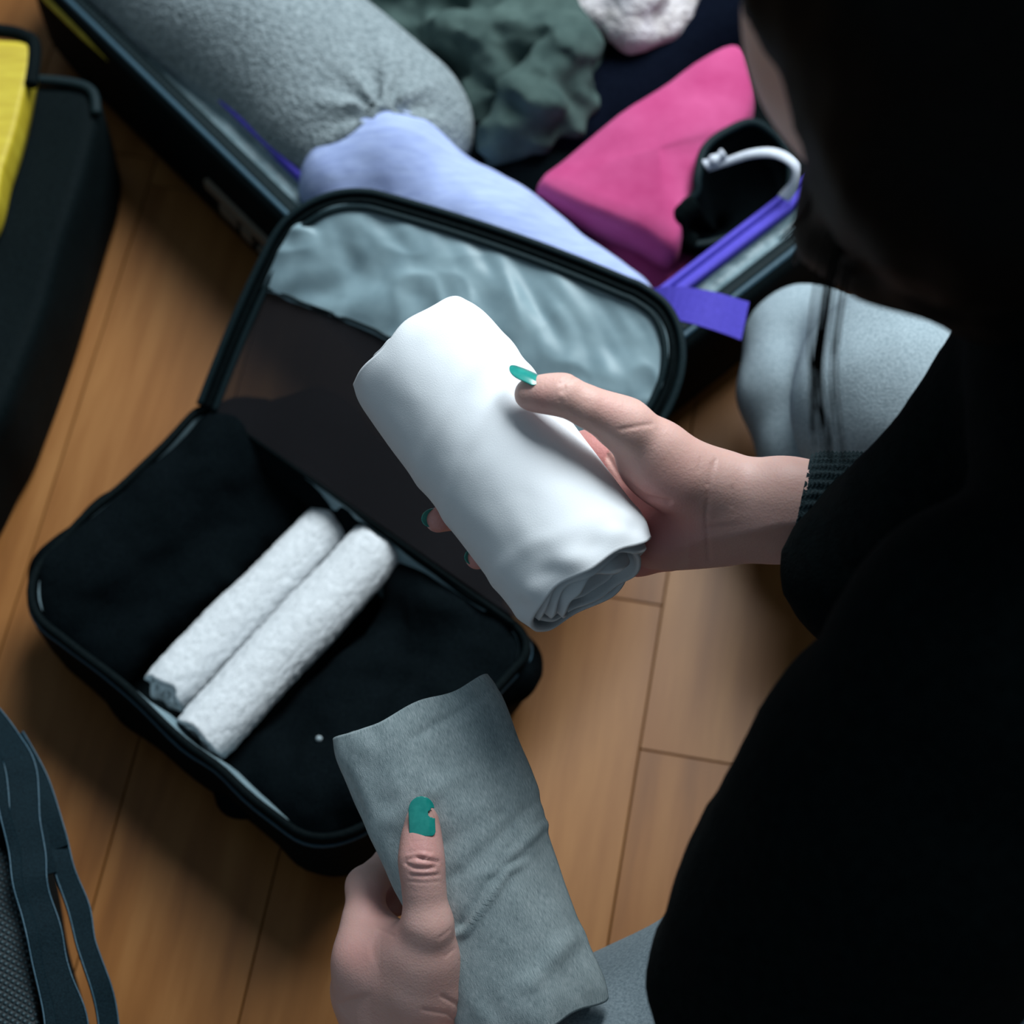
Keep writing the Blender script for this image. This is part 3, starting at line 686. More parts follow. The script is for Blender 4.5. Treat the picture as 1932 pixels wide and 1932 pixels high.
def build_magenta():
    root = empty('magenta_jacket', tuple(P(1250, 330, .0)*np.array([1, 1, 0])+np.array([0, 0, .012])), 'folded magenta jacket with black bound opening and white elastic loop', 'jacket')
    # folded slab: outline in the floor plane, rounded edges
    def slab(name, px, z0, z1, mat, rnd, sag):
        o = np.array([P(u, v, z1)[:2] for u, v in px]); o = spline(np.c_[o, o[:, :1]*0], 90, closed=True)[:, :2]
        c = o.mean(0); rows = []
        prof = [(0.0, 1.0, 0.90), (0.3, 1.0, 0.99), (0.55, 1.0, 1.0), (0.8, 1.0, 0.985), (0.95, 1.0, 0.95), (1.0, 1.0, 0.90), (1.0, 1, 0.75), (1.0, 1, 0.55), (1.0, 1, 0.35), (1.0, 1, 0.15), (1.0, 1, 0.0)]
        for (h, _, k) in prof:
            q = c+(o-c)*k; z = z0+(z1-z0)*h; p = np.c_[q, np.full(len(q), z)]
            p[:, 2] += sag*vnoise(p, 24)*(h > 0.5)+0.5*sag*vnoise(p, 50)*(h > 0.5)+0.010*(1-k)*(h >= 1.0); rows.append(p)
        return link(name, grid(name, np.stack(rows, 0), closed_v=True), mat, root)
    slab('folded_body', [(1012, 335), (1060, 290), (1240, 165), (1385, 72), (1425, 130), (1418, 215), (1350, 275), (1318, 330), (1300, 395), (1272, 462), (1200, 430), (1100, 392), (1030, 358)], 0.075, 0.112, M['magenta'], 0, 0.0035)
    slab('lower_layer', [(1045, 385), (1150, 395), (1290, 455), (1330, 520), (1250, 565), (1180, 540), (1110, 480), (1060, 420)], 0.03, 0.070, M['magenta'], 0, 0.003)
    # black lined opening
    ring = spline([P(u, v, z) for u, v, z in [(1425, 232, .112), (1370, 248, .118), (1330, 280, .122), (1316, 330, .120), (1312, 365, .114), (1282, 395, .108), (1272, 440, .098), (1300, 462, .088), (1370, 450, .085), (1450, 405, .088), (1490, 350, .092), (1480, 280, .10)]], 90, closed=True)
    V, Fc = tube(ring, 0.0028, 8, closed=True); link('black_binding', mesh('black_binding', V, Fc), M['binding'], root)
    c = ring.mean(0); inner = [c+(ring-c)*k+np.array([0, 0, -0.05*(1-k)**0.5]) for k in (1.0, 0.85, 0.6, 0.3, 0.03)]
    solidify(link('dark_inside', grid('dark_inside', np.stack(inner, 0), closed_v=True), M['black_cotton'], root), 0.002, 0)
    cuff = spline([P(u, v, z) for u, v, z in [(1315, 385, .116), (1288, 405, .112), (1280, 440, .100), (1305, 458, .092)]], 20)
    V, Fc = tube(cuff, 0.0065, 10); link('ribbed_edge', mesh('ribbed_edge', V, Fc), M['black_knit'], root)
    band = spline([P(u, v, z) for u, v, z in [(1335, 318, .118), (1372, 305, .124), (1420, 290, .130), (1465, 290, .132), (1500, 312, .128), (1500, 345, .118), (1478, 375, .108)]], 40)
    V, Fc = ribbon(band, np.linspace(0.004, 0.009, 40), 0.0012, ref=nrm((0.5, -0.2, 0.8))); link('elastic_band', mesh('elastic_band', V, Fc), M['white_band'], root, label='white elastic loop')
    tg = spline([P(1330, 312, .121), P(1345, 303, .124), P(1366, 290, .126)], 14)
    V, Fc = tube(tg, 0.0032+0.0007*np.sin(np.linspace(0, 15, 14)), 8); link('toggle', mesh('toggle', V, Fc), M['white_band'], root)
build_magenta()

# ------------------------------------------------------------------ other bags
def prism(name, pts, z0, z1, mat, parent, rnd=0.012, noise_amp=0.003, n=140):
    o = spline(np.array([[p[0], p[1], 0] for p in pts]), n, closed=True)[:, :2]; c = o.mean(0); rows = []
    R = np.linalg.norm(o-c, axis=1).mean()
    for (h, k) in ((0, 0.97), (0.08, 1.0), (0.4, 1.012), (0.75, 1.01), (0.92, 1.0), (0.98, 1-rnd*0.4/R), (1.0, 1-rnd/R), (1.0, 0.8), (1.0, 0.6), (1.0, 0.4), (1.0, 0.2), (1.0, 0.0)):
        q = c+(o-c)*k; p = np.c_[q, np.full(len(q), z0+(z1-z0)*h)]
        w_ = noise_amp*np.stack([vnoise(p, 20), vnoise(p+3, 20), vnoise(p+6, 16)], -1)*(1 if h > 0.05 else 0); rows.append(p+w_)
    return link(name, grid(name, np.stack(rows, 0), closed_v=True), mat, parent)
def build_left_bag():
    root = empty('black_holdall', tuple(P(-60, 450, 0)), 'black holdall beside the suitcase with a yellow panel folded over it', 'bag')
    prism('bag_body', [P(u, v, .095) for u, v in [(-420, 150), (-100, 142), (120, 148), (178, 165), (186, 230), (150, 350), (95, 530), (40, 680), (-15, 800), (-140, 960), (-420, 900)]], 0.001, 0.095, M['black'], root)
    V, Fc = tube(spline([P(u, v, .096) for u, v in [(-100, 150), (60, 150), (165, 166), (182, 215)]], 40), 0.0035, 8); link('edge_piping', mesh('edge_piping', V, Fc), M['binding'], root)
    prism('yellow_panel', [P(u, v, .125) for u, v in [(-160, 60), (0, 72), (48, 82), (58, 100), (50, 150), (34, 225), (8, 310), (-30, 420), (-160, 420)]], 0.10, 0.125, M['yellow'], root, rnd=0.006, noise_amp=0.002)
    V, Fc = tube(spline([P(u, v, .122) for u, v in [(-160, 48), (0, 58), (50, 70), (64, 84), (64, 120), (58, 160)]], 40), 0.0045, 8); link('panel_binding', mesh('panel_binding', V, Fc), M['black'], root)
build_left_bag()
def build_backpack():
    root = empty('backpack', tuple(P(-60, 1750, 0)), 'dark blue black canvas backpack with straps and a woven panel', 'backpack')
    z = 0.115
    prism('pack_body', [P(u, v, z) for u, v in [(-420, 1300), (-150, 1290), (-20, 1360), (15, 1450), (40, 1560), (60, 1680), (92, 1800), (118, 1930), (130, 2120), (-420, 2150)]], 0.001, z, M['black'], root, rnd=0.02)
    prism('woven_panel', [P(u, v, z+.008) for u, v in [(-300, 1590), (-60, 1585), (0, 1600), (28, 1650), (48, 1740), (62, 1840), (70, 1960), (60, 2100), (-300, 2100)]], z-0.02, z+0.008, weave('coarse_weave', (0.003, 0.008, 0.011), (0.04, 0.07, 0.083), scale=330, bstr=1.0), root, rnd=0.006, noise_amp=0.0015)
    for i, (pts, wd, tl) in enumerate((([(-30, 1345, .12), (28, 1425, .122), (45, 1500, .124), (48, 1580, .128), (68, 1680, .128), (92, 1790, .126), (120, 1890, .124), (140, 1990, .122)], 0.0165, 0.35),
                                      ([(20, 1385, .100), (70, 1475, .104), (96, 1560, .108), (116, 1630, .112), (142, 1710, .110), (176, 1810, .108), (202, 1910, .106), (215, 2010, .104)], 0.0115, 0.5),
                                      ([(-10, 1420, .128), (8, 1510, .132), (28, 1620, .132), (55, 1740, .131), (84, 1860, .130), (100, 1980, .128)], 0.006, 0.2))):
        p = spline([P(u, v, zz) for u, v, zz in pts], 60); p = p+0.0018*np.stack([vnoise(p, 45), vnoise(p+2, 45), 1.4*vnoise(p+4, 60)], -1)
        V, Fc = ribbon(p, wd*(1+0.12*vnoise(p, 45)), 0.003, tilt=tl); o = link('strap', mesh('strap', V, Fc), M['strap'], root, smooth=False)
        m = o.modifiers.new('edge', 'BEVEL'); m.width = 0.0008; m.segments = 1
        Vr = V.reshape(60, 4, 3)
        for e_ in ((0, 1) if wd > 0.01 else (0,)):  # thin paler tubes: painted highlight along the strap edges
            Vh, Fh = tube(Vr[:, e_], 0.0005, 6); link('strap_lit_edge', mesh('strap_lit_edge', Vh, Fh), M['teal_tape'], root)
    for pts in ([(60, 1510, .118), (92, 1545, .116), (112, 1600, .112)], [(70, 1560, .12), (80, 1610, .12), (90, 1650, .118)]):
        V, Fc = ribbon(spline([P(*q) for q in pts], 16), 0.010, 0.003, tilt=0.2); link('strap_fold', mesh('strap_fold', V, Fc), M['strap'], root, smooth=False)
build_backpack()
V, Q = Field(*bounds([P(601, 1393, .062)], 0.003), 0.0002).ell(P(601, 1393, .062), (0.0005, 0.0004, 0.0004)).ell(P(603, 1395, .062), (0.0004, 0.0004, 0.0004)).extract()
tag(link('lint', mesh_np('lint', V, Q), M['lint']), 'tiny white speck of lint on the crumpled black shirt', 'lint')

# ------------------------------------------------------------------ the person
person = empty('person', (0.40, -0.24, 0.0), 'person in a black sweater and grey trousers holding two rolled shirts', 'person')
mm = 0.001
def build_body():
    Vs, Qs, Bl = [], [], []; off = 0
    def add(V, Q, bl):
        nonlocal off
        Vs.append(V); Qs.append(Q+off); Bl.append(bl); off += len(V)
    # ---- left hand: thumb on top of the grey roll, fingers curled under it
    c = lambda u, v, d: C(u, v, d)
    lo, hi = bounds([c(640, 1480, 1.0), c(900, 2080, 1.0), c(600, 1500, 1.13), c(960, 2080, 1.13), c(940, 1560, 1.12)], 0.012)
    f = Field(lo, hi, 0.00095); k = 0.006
    f.chain([(c(796, 1548, 1.0265), 7.6*mm), (c(795, 1585, 1.0245), 9.0*mm), (c(795, 1622, 1.0215), 10.1*mm), (c(798, 1655, 1.0215), 9.6*mm), (c(801, 1690, 1.0225), 9.4*mm), (c(806, 1742, 1.0235), 11.6*mm), (c(806, 1800, 1.030), 13.5*mm), (c(800, 1880, 1.042), 16*mm), (c(785, 1985, 1.062), 20*mm)], 0.005)
    f.ell(c(797, 1556, 1.030), (7.4*mm, 9*mm, 7*mm), 0.004)                                  # thumb pad
    f.ell(c(818, 1748, 1.0195), (7*mm, 9*mm, 6.5*mm), 0.006)                                 # thumb knuckle
    fingers = [  # knuckle, middle joint, end joint, tip with radii
        [(690, 1808, 1.052, 12.4), (688, 1735, 1.062, 10.4), (690, 1672, 1.074, 9.6), (738, 1628, 1.098, 8.6), (800, 1640, 1.102, 7.4)],
        [(690, 1866, 1.074, 12.5), (686, 1792, 1.086, 10.4), (690, 1722, 1.098, 9.8), (752, 1690, 1.110, 8.8), (825, 1705, 1.108, 7.6)],
        [(700, 1930, 1.092, 11.8), (690, 1850, 1.104, 9.8), (710, 1790, 1.112, 9.2), (780, 1765, 1.116, 8.2), (848, 1785, 1.112, 7.2)],
        [(700, 1980, 1.104, 10.5), (715, 1915, 1.114, 8.6), (740, 1865, 1.118, 8.0), (800, 1845, 1.118, 7.2), (855, 1865, 1.114, 6.4)]]
    for fg in fingers: f.chain([(c(u, v, d), r*mm) for u, v, d, r in fg], 0.004)
    for fg, r0 in zip(fingers, (13, 13.5, 13, 12)):                                           # metacarpals
        u, v, d, r = fg[0]; f.cone(c(u, v, d), c(768, 2000, 1.078), r*mm, r0*mm, 0.016)
    f.cone(c(800, 1800, 1.034), c(700, 1835, 1.056), 10.5*mm, 11.5*mm, 0.016)                 # web between thumb and index
    f.cone(c(790, 1860, 1.040), c(705, 1880, 1.060), 15*mm, 13*mm, 0.02)
    f.ell(c(742, 1800, 1.050), (9*mm, 9*mm, 9*mm), 0.012)
    f.cone(c(770, 1782, 1.036), c(706, 1790, 1.058), 8*mm, 9*mm, 0.014).cone(c(745, 1790, 1.048), c(722, 1748, 1.076), 8*mm, 8*mm, 0.010)
    f.cone(c(772, 1965, 1.064), c(770, 2040, 1.068), 25.5*mm, 24*mm, 0.02)                    # wrist
    el = np.array([0.125, -0.515, 0.285])
    f.cone(c(770, 2040, 1.068), el, 24*mm, 30*mm, 0.01)
    V, Q = f.extract(); V = relax(V, Q, 3, 0.5); N = vnormals(V, Q)
    u, v, d = proj(V); face = np.clip(N@VIEW*1.6, 0, 1)
    def crease(u, v, pts, w_):
        best = np.full(len(u), 1e9)
        for (a, b) in zip(pts[:-1], pts[1:]):
            a = np.array(a, float); b = np.array(b, float); e = b-a; t = np.clip(((u-a[0])*e[0]+(v-a[1])*e[1])/(e@e), 0, 1)
            best = np.minimum(best, np.hypot(u-a[0]-t*e[0], v-a[1]-t*e[1]))
        return np.exp(-(best/w_)**2)
    dp = np.zeros(len(V)); thumb = (d < 1.045)
    for pts, w_, h_ in (([(766, 1622), (785, 1617), (800, 1619)], 3.2, 0.75), ([(790, 1619), (806, 1622), (826, 1626)], 3.4, 0.95), ([(764, 1628), (778, 1636), (800, 1640), (820, 1636)], 3.2, 0.8), ([(775, 1651), (800, 1653), (828, 1650)], 3.0, 0.6), ([(772, 1608), (792, 1603), (815, 1607)], 3.0, 0.45), ([(780, 1597), (800, 1595), (815, 1597)], 3.0, 0.25),
                        ([(770, 1663), (800, 1666), (828, 1663)], 3.0, 0.3), ([(778, 1588), (812, 1588)], 3.0, 0.2), ([(840, 1805), (858, 1790)], 3, 0.3), ([(712, 1752), (728, 1758), (742, 1766)], 3, 0.5), ([(830, 1770), (852, 1752)], 3, 0.3), ([(835, 1880), (862, 1895), (878, 1920)], 4, 0.7), ([(800, 1905), (845, 1912), (872, 1935)], 4, 0.6)):
        dp -= h_*mm*crease(u, v, pts, w_)
    for pts, w_, h_ in (([(798, 1613), (812, 1616)], 6, 0.7), ([(785, 1629), (812, 1630)], 4.5, 0.45), ([(780, 1645), (820, 1645)], 4.0, 0.35)):
        dp += h_*mm*crease(u, v, pts, w_)
    V = V+N*(dp*face*thumb)[:, None]
    g = lambda uu, vv, s: np.exp(-((u-uu)**2+(v-vv)**2)/s**2)
    bl = 0.16+0.35*g(800, 1622, 45)+0.25*g(795, 1570, 40)+0.2*g(672, 1800, 50)+0.35*g(715, 1700, 40)+0.15*g(740, 1765, 30)
    add(V, Q, bl)
    # ---- right hand: palm up under the white roll, thumb laid on its side
    lo, hi = bounds([c(770, 660, 0.98), c(1640, 640, 0.98), c(770, 1100, 1.09), c(1640, 1110, 1.06)], 0.006)
    f = Field(lo, hi, 0.00100)
    f.chain([(c(1000, 741, .981), 6.8*mm), (c(1030, 743, .979), 8.0*mm), (c(1062, 745, .978), 8.9*mm), (c(1110, 768, .980), 8.8*mm), (c(1148, 785, .984), 10.0*mm), (c(1178, 802, .988), 12.2*mm), (c(1245, 848, .997), 12.6*mm), (c(1345, 908, 1.004), 13.0*mm)], 0.005)
    f.ell(c(1012, 748, .983), (9*mm, 6.5*mm, 7*mm), 0.004)
    f.ell(c(1236, 884, 1.003), (19*mm, 15.0*mm, 16*mm), 0.012, M=[nrm(c(1345, 930, 1.0)-c(1180, 820, 1.0)), nrm(np.cross(VIEW, nrm(c(1345, 930, 1.0)-c(1180, 820, 1.0)))), VIEW])
    f.ell(c(1292, 915, 1.003), (14*mm, 12*mm, 13*mm), 0.014)
    rf = [[(1140, 862, 1.046, 11.5), (1065, 850, 1.064, 9.6), (985, 862, 1.072, 9.0), (905, 895, 1.072, 8.2), (850, 905, 1.066, 7.0)],
          [(1152, 925, 1.050, 11.8), (1060, 920, 1.066, 9.8), (975, 935, 1.073, 9.2), (890, 965, 1.066, 8.0), (826, 981, 1.046, 6.3)],
          [(1172, 985, 1.050, 11.3), (1090, 985, 1.063, 9.2), (1025, 1003, 1.067, 8.6), (950, 1036, 1.060, 7.6), (900, 1052, 1.044, 5.9)],
          [(1200, 1036, 1.044, 10.2), (1135, 1040, 1.054, 8.0), (1080, 1058, 1.056, 7.4), (1030, 1082, 1.048, 6.6), (1010, 1090, 1.040, 5.6)]]
    for fg in rf: f.chain([(c(u_, v_, d_), r_*mm) for u_, v_, d_, r_ in fg], 0.004)
    for fg, e_, r0 in zip(rf, ((1350, 925, 1.018), (1352, 950, 1.024), (1352, 985, 1.026), (1350, 1015, 1.022)), (12, 13, 13, 12)):
        u_, v_, d_, r_ = fg[0]; f.cone(c(u_, v_, d_), c(*e_), r_*mm, r0*mm, 0.014)
    f.ell(c(1268, 1012, 1.024), (17*mm, 12.5*mm, 14*mm), 0.012)                              # heel of the palm
    f.chain([(c(1345, 915, 1.010), 14*mm), (c(1480, 930, 1.004), 14.5*mm), (c(1640, 940, 1.0), 17*mm)], 0.012)
    f.chain([(c(1345, 1000, 1.020), 15*mm), (c(1480, 1015, 1.012), 15.5*mm), (c(1640, 1025, 1.008), 17*mm)], 0.012)
    f.chain([(c(1345, 960, 1.014), 16*mm), (c(1480, 972, 1.008), 16*mm), (c(1640, 985, 1.0), 17*mm)], 0.012)
    V, Q = f.extract(); V = relax(V, Q, 3, 0.5); N = vnormals(V, Q); u, v, d = proj(V); face = np.clip(N@VIEW*1.8+0.3, 0, 1); dp = np.zeros(len(V))
    for pts, w_, h_ in (([(1350, 868), (1344, 900), (1337, 930), (1332, 970), (1334, 1010), (1338, 1055)], 3.2, 0.55), ([(1343, 875), (1335, 915)], 3, 0.4), ([(1381, 920), (1381, 955)], 3, 0.25), ([(1322, 865), (1318, 890)], 3, 0.2), ([(1085, 712), (1066, 722), (1062, 738)], 4, 0.6), ([(1072, 712), (1056, 724)], 3, 0.4),
                        ([(1060, 772), (1057, 755)], 3, 0.4), ([(1170, 810), (1200, 805), (1230, 800)], 4, 0.45), ([(1140, 850), (1175, 905), (1215, 938), (1262, 948)], 5, 1.2), ([(1138, 862), (1130, 845)], 3, 0.5)):
        dp -= h_*mm*crease(u, v, pts, w_)
    V = V+N*(dp*face*(d < 1.03))[:, None]
    bl = 0.10+0.45*g2(u, v, 1265, 1000, 75)+0.5*g2(u, v, 1180, 960, 80)+0.35*g2(u, v, 1190, 1040, 90)+0.3*g2(u, v, 1020, 755, 28)+0.15*g2(u, v, 1150, 780, 30)+0.55*(d > 1.03)+0.2*np.clip((v-940)/120, 0, 1)*(u > 1300)
    add(V, Q, bl)
    # ---- rest of the body, mostly under the clothes
    f = Field((-0.10, -0.62, 0.0), (0.62, 0.16, 0.86), 0.0052); X = lambda *a: np.array(a)
    sl, sr, er = X(0.20, -0.375, 0.525), X(0.215, -0.075, 0.525), X(0.345, -0.125, 0.285)
    f.chain([(el, .032), (c(1570, 2060, .905), .034), (c(1660, 1760, .880), .036), (c(1800, 1560, .855), .038), (c(1960, 1300, .83), .040)], .02); f.chain([(c(1600, 985, 1.004), .024), (er, .033), (sr, .042)], .02)
    f.chain([(X(.45, -.25, .12), .11), (X(.36, -.24, .33), .10), (X(.305, -.225, .46), .085)], .05); f.cone(c(1960, 1300, .83), X(.31, -.235, .44), .036, .06, .04); f.cone(X(.31, -.225, .45), sr, .06, .034, .04)
    f.chain([(X(.295, -.22, .48), .05), (X(.27, -.185, .56), .046)], .03)
    f.cone(c(771, 2030, 1.068), el, .0235, .030, .01)
    f.chain([(X(.47, -.17, .12), .08), (P(1705, 760, .145), .046), (P(1690, 705, .145), .040)], .015)
    f.chain([(P(1545, 640, .075), .014), (P(1540, 740, .07), .016), (P(1570, 850, .065), .018), (X(.37, .0, .05), .030)], .01)
    f.cone(X(.37, 0., .045), X(.42, .05, .035), .028, .022, .02)
    f.chain([(X(.47, -.33, .12), .08), (P(1430, 1960, .11), .050), (P(1230, 2035, .11), .044)], .03)
    f.chain([(P(1230, 2035, .09), .036), (X(.27, -.42, .055), .034)], .02)
    V, Q = f.extract(); V = relax(V, Q, 2); add(V, Q, np.full(len(V), 0.1))
    # head bent forward over the hands
    hf = nrm((-0.66, 0.0, -0.75)); hu = nrm((-0.75, 0, 0.66)); hs = np.cross(hu, hf); hc = C(1962, 50, .73)
    Hd = lambda fx, sx, ux: hc+hf*fx+hs*sx+hu*ux
    f = Field(hc-0.16, hc+0.16, 0.0026); A = [hf, hs, hu]
    f.ell(Hd(-.006, 0, .03), (.092, .073, .078), .02, A).ell(Hd(.02, 0, -.025), (.066, .058, .075), .03, A).ell(Hd(.055, 0, -.078), (.022, .024, .018), .025, A)
    f.cone(Hd(.083, 0, .0), Hd(.106, 0, -.034), .006, .0095, .012).ell(Hd(.096, .011, -.036), (.009, .007, .006), .006, A).ell(Hd(.096, -.011, -.036), (.009, .007, .006), .006, A)
    for sg in (-1, 1):
        f.ell(Hd(.078, sg*.031, .0), (.011, .014, .010), .006, A).ell(Hd(.075, sg*.032, .018), (.012, .020, .006), .01, A).ell(Hd(.0, sg*.074, -.012), (.017, .006, .028), .006, A).ell(Hd(.06, sg*.036, -.03), (.02, .018, .016), .02, A)
    f.ell(Hd(.089, 0, -.058), (.010, .022, .005), .005, A).ell(Hd(.087, 0, -.068), (.010, .018, .006), .005, A)
    f.cone(Hd(-.02, 0, -.07), X(.275, -.19, .53), .046, .046, .03)
    V, Q = f.extract(); V = relax(V, Q, 1); add(V, Q, 0.12+0.8*np.exp(-(np.linalg.norm((V-Hd(.094, 0, -.063))@np.stack([hf, hs*0.55, hu], 1), axis=1)/.011)**4))
    V = np.concatenate(Vs); Q = np.concatenate(Qs); me = mesh_np('body', V, Q)
    a = me.attributes.new('blush', 'FLOAT', 'POINT'); a.data.foreach_set('value', np.clip(np.concatenate(Bl), 0, 1).astype(np.float32)[:len(me.vertices)])
    link('body', me, M['skin'], person)
    return el, sl, sr, er, hc, (hf, hs, hu)
def g2(u, v, uu, vv, s): return np.exp(-((u-uu)**2+(v-vv)**2)/s**2)
EL, SL, SR, ER, HC, HA = build_body()

# ---- finger nails
def nail(root_pt, tip_pt, normal, W, mat, name='fingernail', arch=0.32, notch=None, tipk=0.55, lift=0.0, under=False):
    a = np.asarray(root_pt, float); b = np.asarray(tip_pt, float); ax = b-a; Ln = np.linalg.norm(ax); ax /= Ln
    n = nrm(np.asarray(normal)-ax*(np.asarray(normal)@ax)); sd = np.cross(ax, n)
    nu, nv = 48, 33; V = []; idx = {}; Fc = []
    for i in range(nu):
        t = i/(nu-1)
        w = W/2*(1.0 if t > 0.12 else math.sqrt(max(0, 1-((0.12-t)/0.12)**2*0.45)))
        if t > tipk: w *= math.sqrt(max(0.0, 1-((t-tipk)/(1-tipk))**2.4))*0.98+0.02
        for j in range(nv):
            s = -1+2*j/(nv-1); x = s*w
            h = -arch*W*(x/(W/2))**2*0.5-0.10*Ln*(t-0.45)**2*1.0+lift
            V.append(a+ax*t*Ln+sd*x+n*h)
    for i in range(nu-1):
        for j in range(nv-1):
            if notch is not None:
                t = (i+.5)/(nu-1); s = -1+2*(j+.5)/(nv-1)
                if notch(t, s): continue
            Fc.append((i*nv+j, i*nv+j+1, (i+1)*nv+j+1, (i+1)*nv+j))
    o = link(name, mesh(name, V, Fc), mat, person); solidify(o, 0.0006, 1); return o
Lr, Lt = C(797, 1578, 1.0152), C(794, 1503, 1.0200)
nl = nail(Lr, C(794, 1520, 1.0199), VIEW, 0.0116, M['nail'], 'bare_nail', arch=0.30, lift=-0.0004); nl['label'] = 'bare nail under the chipped polish'
nl = nail(Lr, Lt, VIEW, 0.0120, M['polish'], arch=0.30, notch=lambda t, s: ((t-0.56)/0.11)**2+((s-1.0)/0.52)**2 < 1 or ((t-0.66)/0.05)**2+((s-1.0)/0.30)**2 < 1, tipk=0.62); nl['label'] = 'chipped turquoise thumb nail'
nl = nail(C(1022, 716, .9755), C(964, 690, .981), nrm(UP*0.86+VIEW*0.30-RT*0.05), 0.0118, M['polish'], arch=0.34, tipk=0.45); nl['label'] = 'glossy turquoise thumb nail'
nail(C(826, 975, 1.0475), C(796, 980, 1.041), nrm(-RT*1.0+AX*0.9), 0.0086, M['polish'], arch=0.3, tipk=0.4)
nail(C(902, 1047, 1.046), C(877, 1052, 1.039), nrm(-RT*1.0+AX*0.9), 0.0078, M['polish'], arch=0.3, tipk=0.4)

# ---- clothes
def build_clothes():
    c = C; X = lambda *a: np.array(a)
    f = Field((-0.02, -0.66, 0.02), (0.66, 0.12, 0.68), 0.0062)
    f.chain([(X(.46, -.25, .13), .135), (X(.37, -.24, .34), .120), (X(.305, -.225, .47), .100)], .06)
    f.cone(X(.235, -.34, .50), X(.255, -.11, .50), .06, .055, .04)
    f.cone(X(.29, -.21, .50), X(.275, -.19, .555), .065, .055, .03)
    # left sleeve, close to the lens
    f.chain([(c(1900, 1300, .80), .070), (c(1745, 1560, .83), .070), (c(1610, 1760, .865), .066), (c(1560, 2060, .90), .062), (EL+X(.01, 0, .01), .056)], .02)
    f.chain([(EL, .050), (EL*0.36+c(770, 2060, 1.068)*0.64, .036)], .02)
    f.cone(c(1530, 1760, .875), c(1335, 1835, .895), .050, .026, .03)
    f.cone(c(1640, 1480, .845), c(1600, 1330, .86), .040, .024, .03)
    # loose right sleeve hanging below the forearm
    f.chain([(SR, .062), (ER, .060)], .03).cone(SR, X(.305, -.20, .46), .058, .085, .03)
    f.chain([(c(2010, 830, .92), .070), (c(1790, 985, .94), .048), (c(1640, 1085, .955), .034), (c(1580, 1095, .96), .0205)], .012)
    f.cone(c(1640, 1040, .96), c(1545, 1050, .968), .026, .0125, .012)
    f.cone(c(1700, 1010, .985), ER, .040, .055, .02)
    f.disp(lambda P_: 0.006*fbm(P_, 11, 2)+0.0012*vnoise(P_, 120))
    soft('sweater', f, M['black_knit'], 'loose black knit sweater', None, person, 1)
    # ribbed cuff at the right wrist: ribs run along the arm
    a, b = c(1508, 968, 1.006), c(1730, 975, .998); ax = nrm(b-a); Ln = np.linalg.norm(b-a); n = nrm(VIEW-ax*(VIEW@ax)); sd = np.cross(ax, n)
    th = np.linspace(0, 2*math.pi, 480, endpoint=False); ts = np.linspace(0, 1, 150); TT, TH = np.meshgrid(ts, th, indexing='ij')
    rib = np.sin(TH*34); stitch = np.sin(TT*Ln/0.0021*2*math.pi+np.where(rib > 0, 0, math.pi)*0.5)
    R = 0.0288+0.0008*rib*(1-0.85*np.exp(-(TT*Ln/0.003)**2))+0.0005*stitch*(rib > -0.3)+0.0006*vnoise(np.stack([TT*9, np.cos(TH)*2, np.sin(TH)*2], -1), 2)
    R *= 1-0.05*np.exp(-(TT*Ln/0.004)**2)
    slant = -0.006*np.sin(TH)*0-0.0045*np.cos(TH+0.0)*(1-TT)
    G = a+(TT*Ln+slant)[..., None]*ax+(R*0.80*np.sin(TH))[..., None]*n+(R*np.cos(TH))[..., None]*sd
    solidify(link('ribbed_cuff', grid('ribbed_cuff', G, closed_v=True), M['cuff'], person, label='ribbed dark grey knit cuff'), 0.002, -1)
    # trousers
    f = Field((0.0, -0.66, 0.0), (0.66, 0.20, 0.30), 0.0046)
    f.cone(X(.47, -.32, .13), X(.47, -.17, .13), .125, .125, .05)
    f.chain([(X(.47, -.17, .12), .10), (P(1705, 760, .155), .062), (P(1690, 705, .155), .055)], .015)        # right thigh
    f.chain([(P(1488, 640, .085), .029), (P(1495, 740, .085), .031), (P(1540, 850, .08), .034), (X(.36, .0, .055), .045)], .008)  # right shin folded under
    f.cone(P(1690, 690, .14), P(1545, 615, .09), .045, .026, .012)
    f.chain([(X(.47, -.33, .12), .10), (P(1430, 1960, .125), .070), (P(1200, 2035, .125), .064)], .03)        # left thigh
    f.chain([(P(1200, 2035, .10), .056), (X(.26, -.42, .06), .050)], .03)
    f.disp(lambda P_: 0.0030*fbm(P_, 22, 2)).floor(0.003)
    soft('trousers', f, M['trousers'], 'grey denim trousers', None, person, 1)
    # hair
    hf, hs, hu = HA; Hd = lambda fx, sx, ux: HC+hf*fx+hs*sx+hu*ux
    f = Field(HC-np.array([.16, .20, .34]), HC+np.array([.26, .22, .16]), 0.0052); A = [hf, hs, hu]
    f.ell(Hd(-.021, 0, .037), (.0900, .092, .0975), .015, A)
    for pts in ([(1900, -40, .68, .055), (1780, 260, .70, .040), (1680, 400, .76, .026), (1640, 480, .80, .014)], [(1940, 20, .66, .055), (1930, 280, .69, .050), (1900, 440, .76, .034), (1880, 560, .81, .016)],
                [(1820, 100, .67, .038), (1740, 250, .69, .030), (1640, 370, .75, .018), (1570, 470, .79, .011)], [(1840, 220, .68, .045), (1780, 390, .74, .030), (1740, 510, .80, .016)]):
        f.chain([(c(*q[:3]), q[3]) for q in pts], .014)
    f.chain([(Hd(-.06, 0, .03), .075), (X(.31, -.18, .56), .06), (X(.34, -.20, .44), .05)], .03)
    f.disp(lambda P_: 0.003*vnoise(P_*np.array([1.6, 1.6, .5]), 60)+.003*fbm(P_, 20, 2))
    V1, Q1 = f.extract(); V1 = relax(V1, Q1, 1)
    rnd = random.Random(11); T = [(V1, [tuple(q) for q in Q1])]
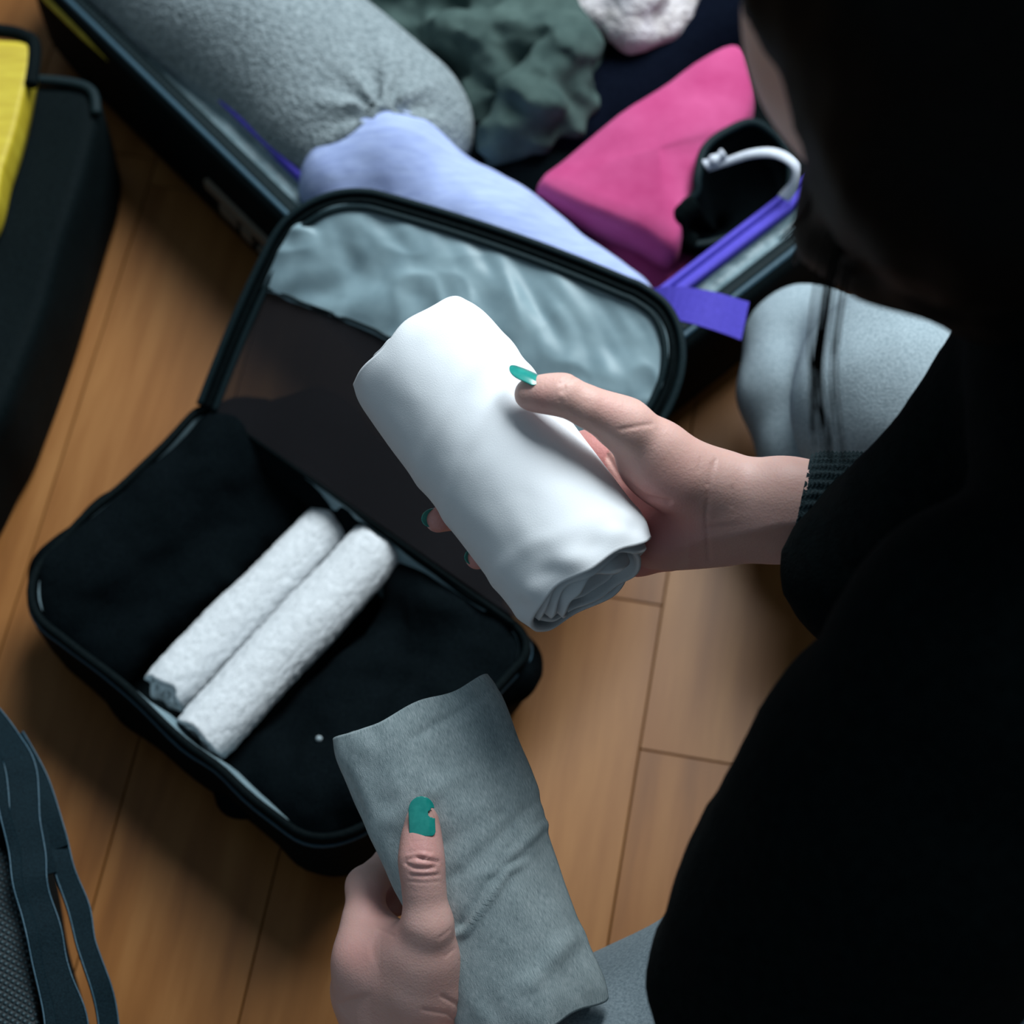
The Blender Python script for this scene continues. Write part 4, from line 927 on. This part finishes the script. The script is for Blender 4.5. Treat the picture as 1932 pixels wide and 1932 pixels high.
    def strand(pts, r0):
        p = spline([c(*q) for q in pts], 18); T.append(tube(p, r0*np.linspace(1, 0.35, 18)**0.6, 5))
    for i in range(150):
        e = rnd.random(); u0 = 1500+430*e+rnd.uniform(-15, 15); dx = rnd.uniform(-25, 25)
        y1 = 480+150*(e**1.2)+rnd.uniform(-40, 30)
        strand([(u0+150, 100+rnd.uniform(-60, 60), .66), (u0+80, 270, .68), (u0+20+dx*.4, 400, .74), (u0+dx, y1, .79+rnd.uniform(-.01, .02))], rnd.uniform(.0006, .0014))
    for i in range(16):
        j = rnd.gauss(0, 1); x0 = 1553+j*15; strand([(1640+j*20, 360, .72), (1580+j*16, 470, .735), (x0, 620+rnd.uniform(-20, 20), .75), (x0-6+rnd.uniform(-8, 8), 720, .76), (x0+rnd.uniform(-10, 10)+2, 800+rnd.uniform(0, 75), .77)], rnd.uniform(.0004, .0008))
    for i in range(60):
        j = rnd.uniform(-1, 1); strand([(1720+j*90, -60, .65), (1650+j*60, 120+60*j, .67), (1620+j*20, 270, .69), (1600+j*30, 410, .74)], rnd.uniform(.0006, .0013))
    V, Fc = join(T); link('hair', mesh('hair', V, Fc), M['hair'], person)
def face_details():
    hf, hs, hu = HA; Hd = lambda fx, sx, ux: HC+hf*fx+hs*sx+hu*ux
    for sg in (-1, 1):
        V, Fc = tube(spline([Hd(.083, sg*.018, .019), Hd(.087, sg*.031, .025), Hd(.078, sg*.047, .020)], 12), 0.0022*np.sin(np.linspace(.4, 2.9, 12)), 6); link('eyebrow', mesh('eyebrow', V, Fc), M['hair'], person)
        V, Fc = tube(spline([Hd(.087, sg*.020, -.004), Hd(.0905, sg*.031, -.006), Hd(.083, sg*.043, -.004)], 12), 0.0013, 6); link('eyelashes', mesh('eyelashes', V, Fc), M['hair'], person)
face_details()
M['cuff'] = fabric('ribbed_knit', (0.010, 0.019, 0.023), (0.026, 0.044, 0.050), rough=0.95, scale=900, bscale=900, bstr=0.8, bdist=0.001, spec=0.08, sheen=0.05)
build_clothes()
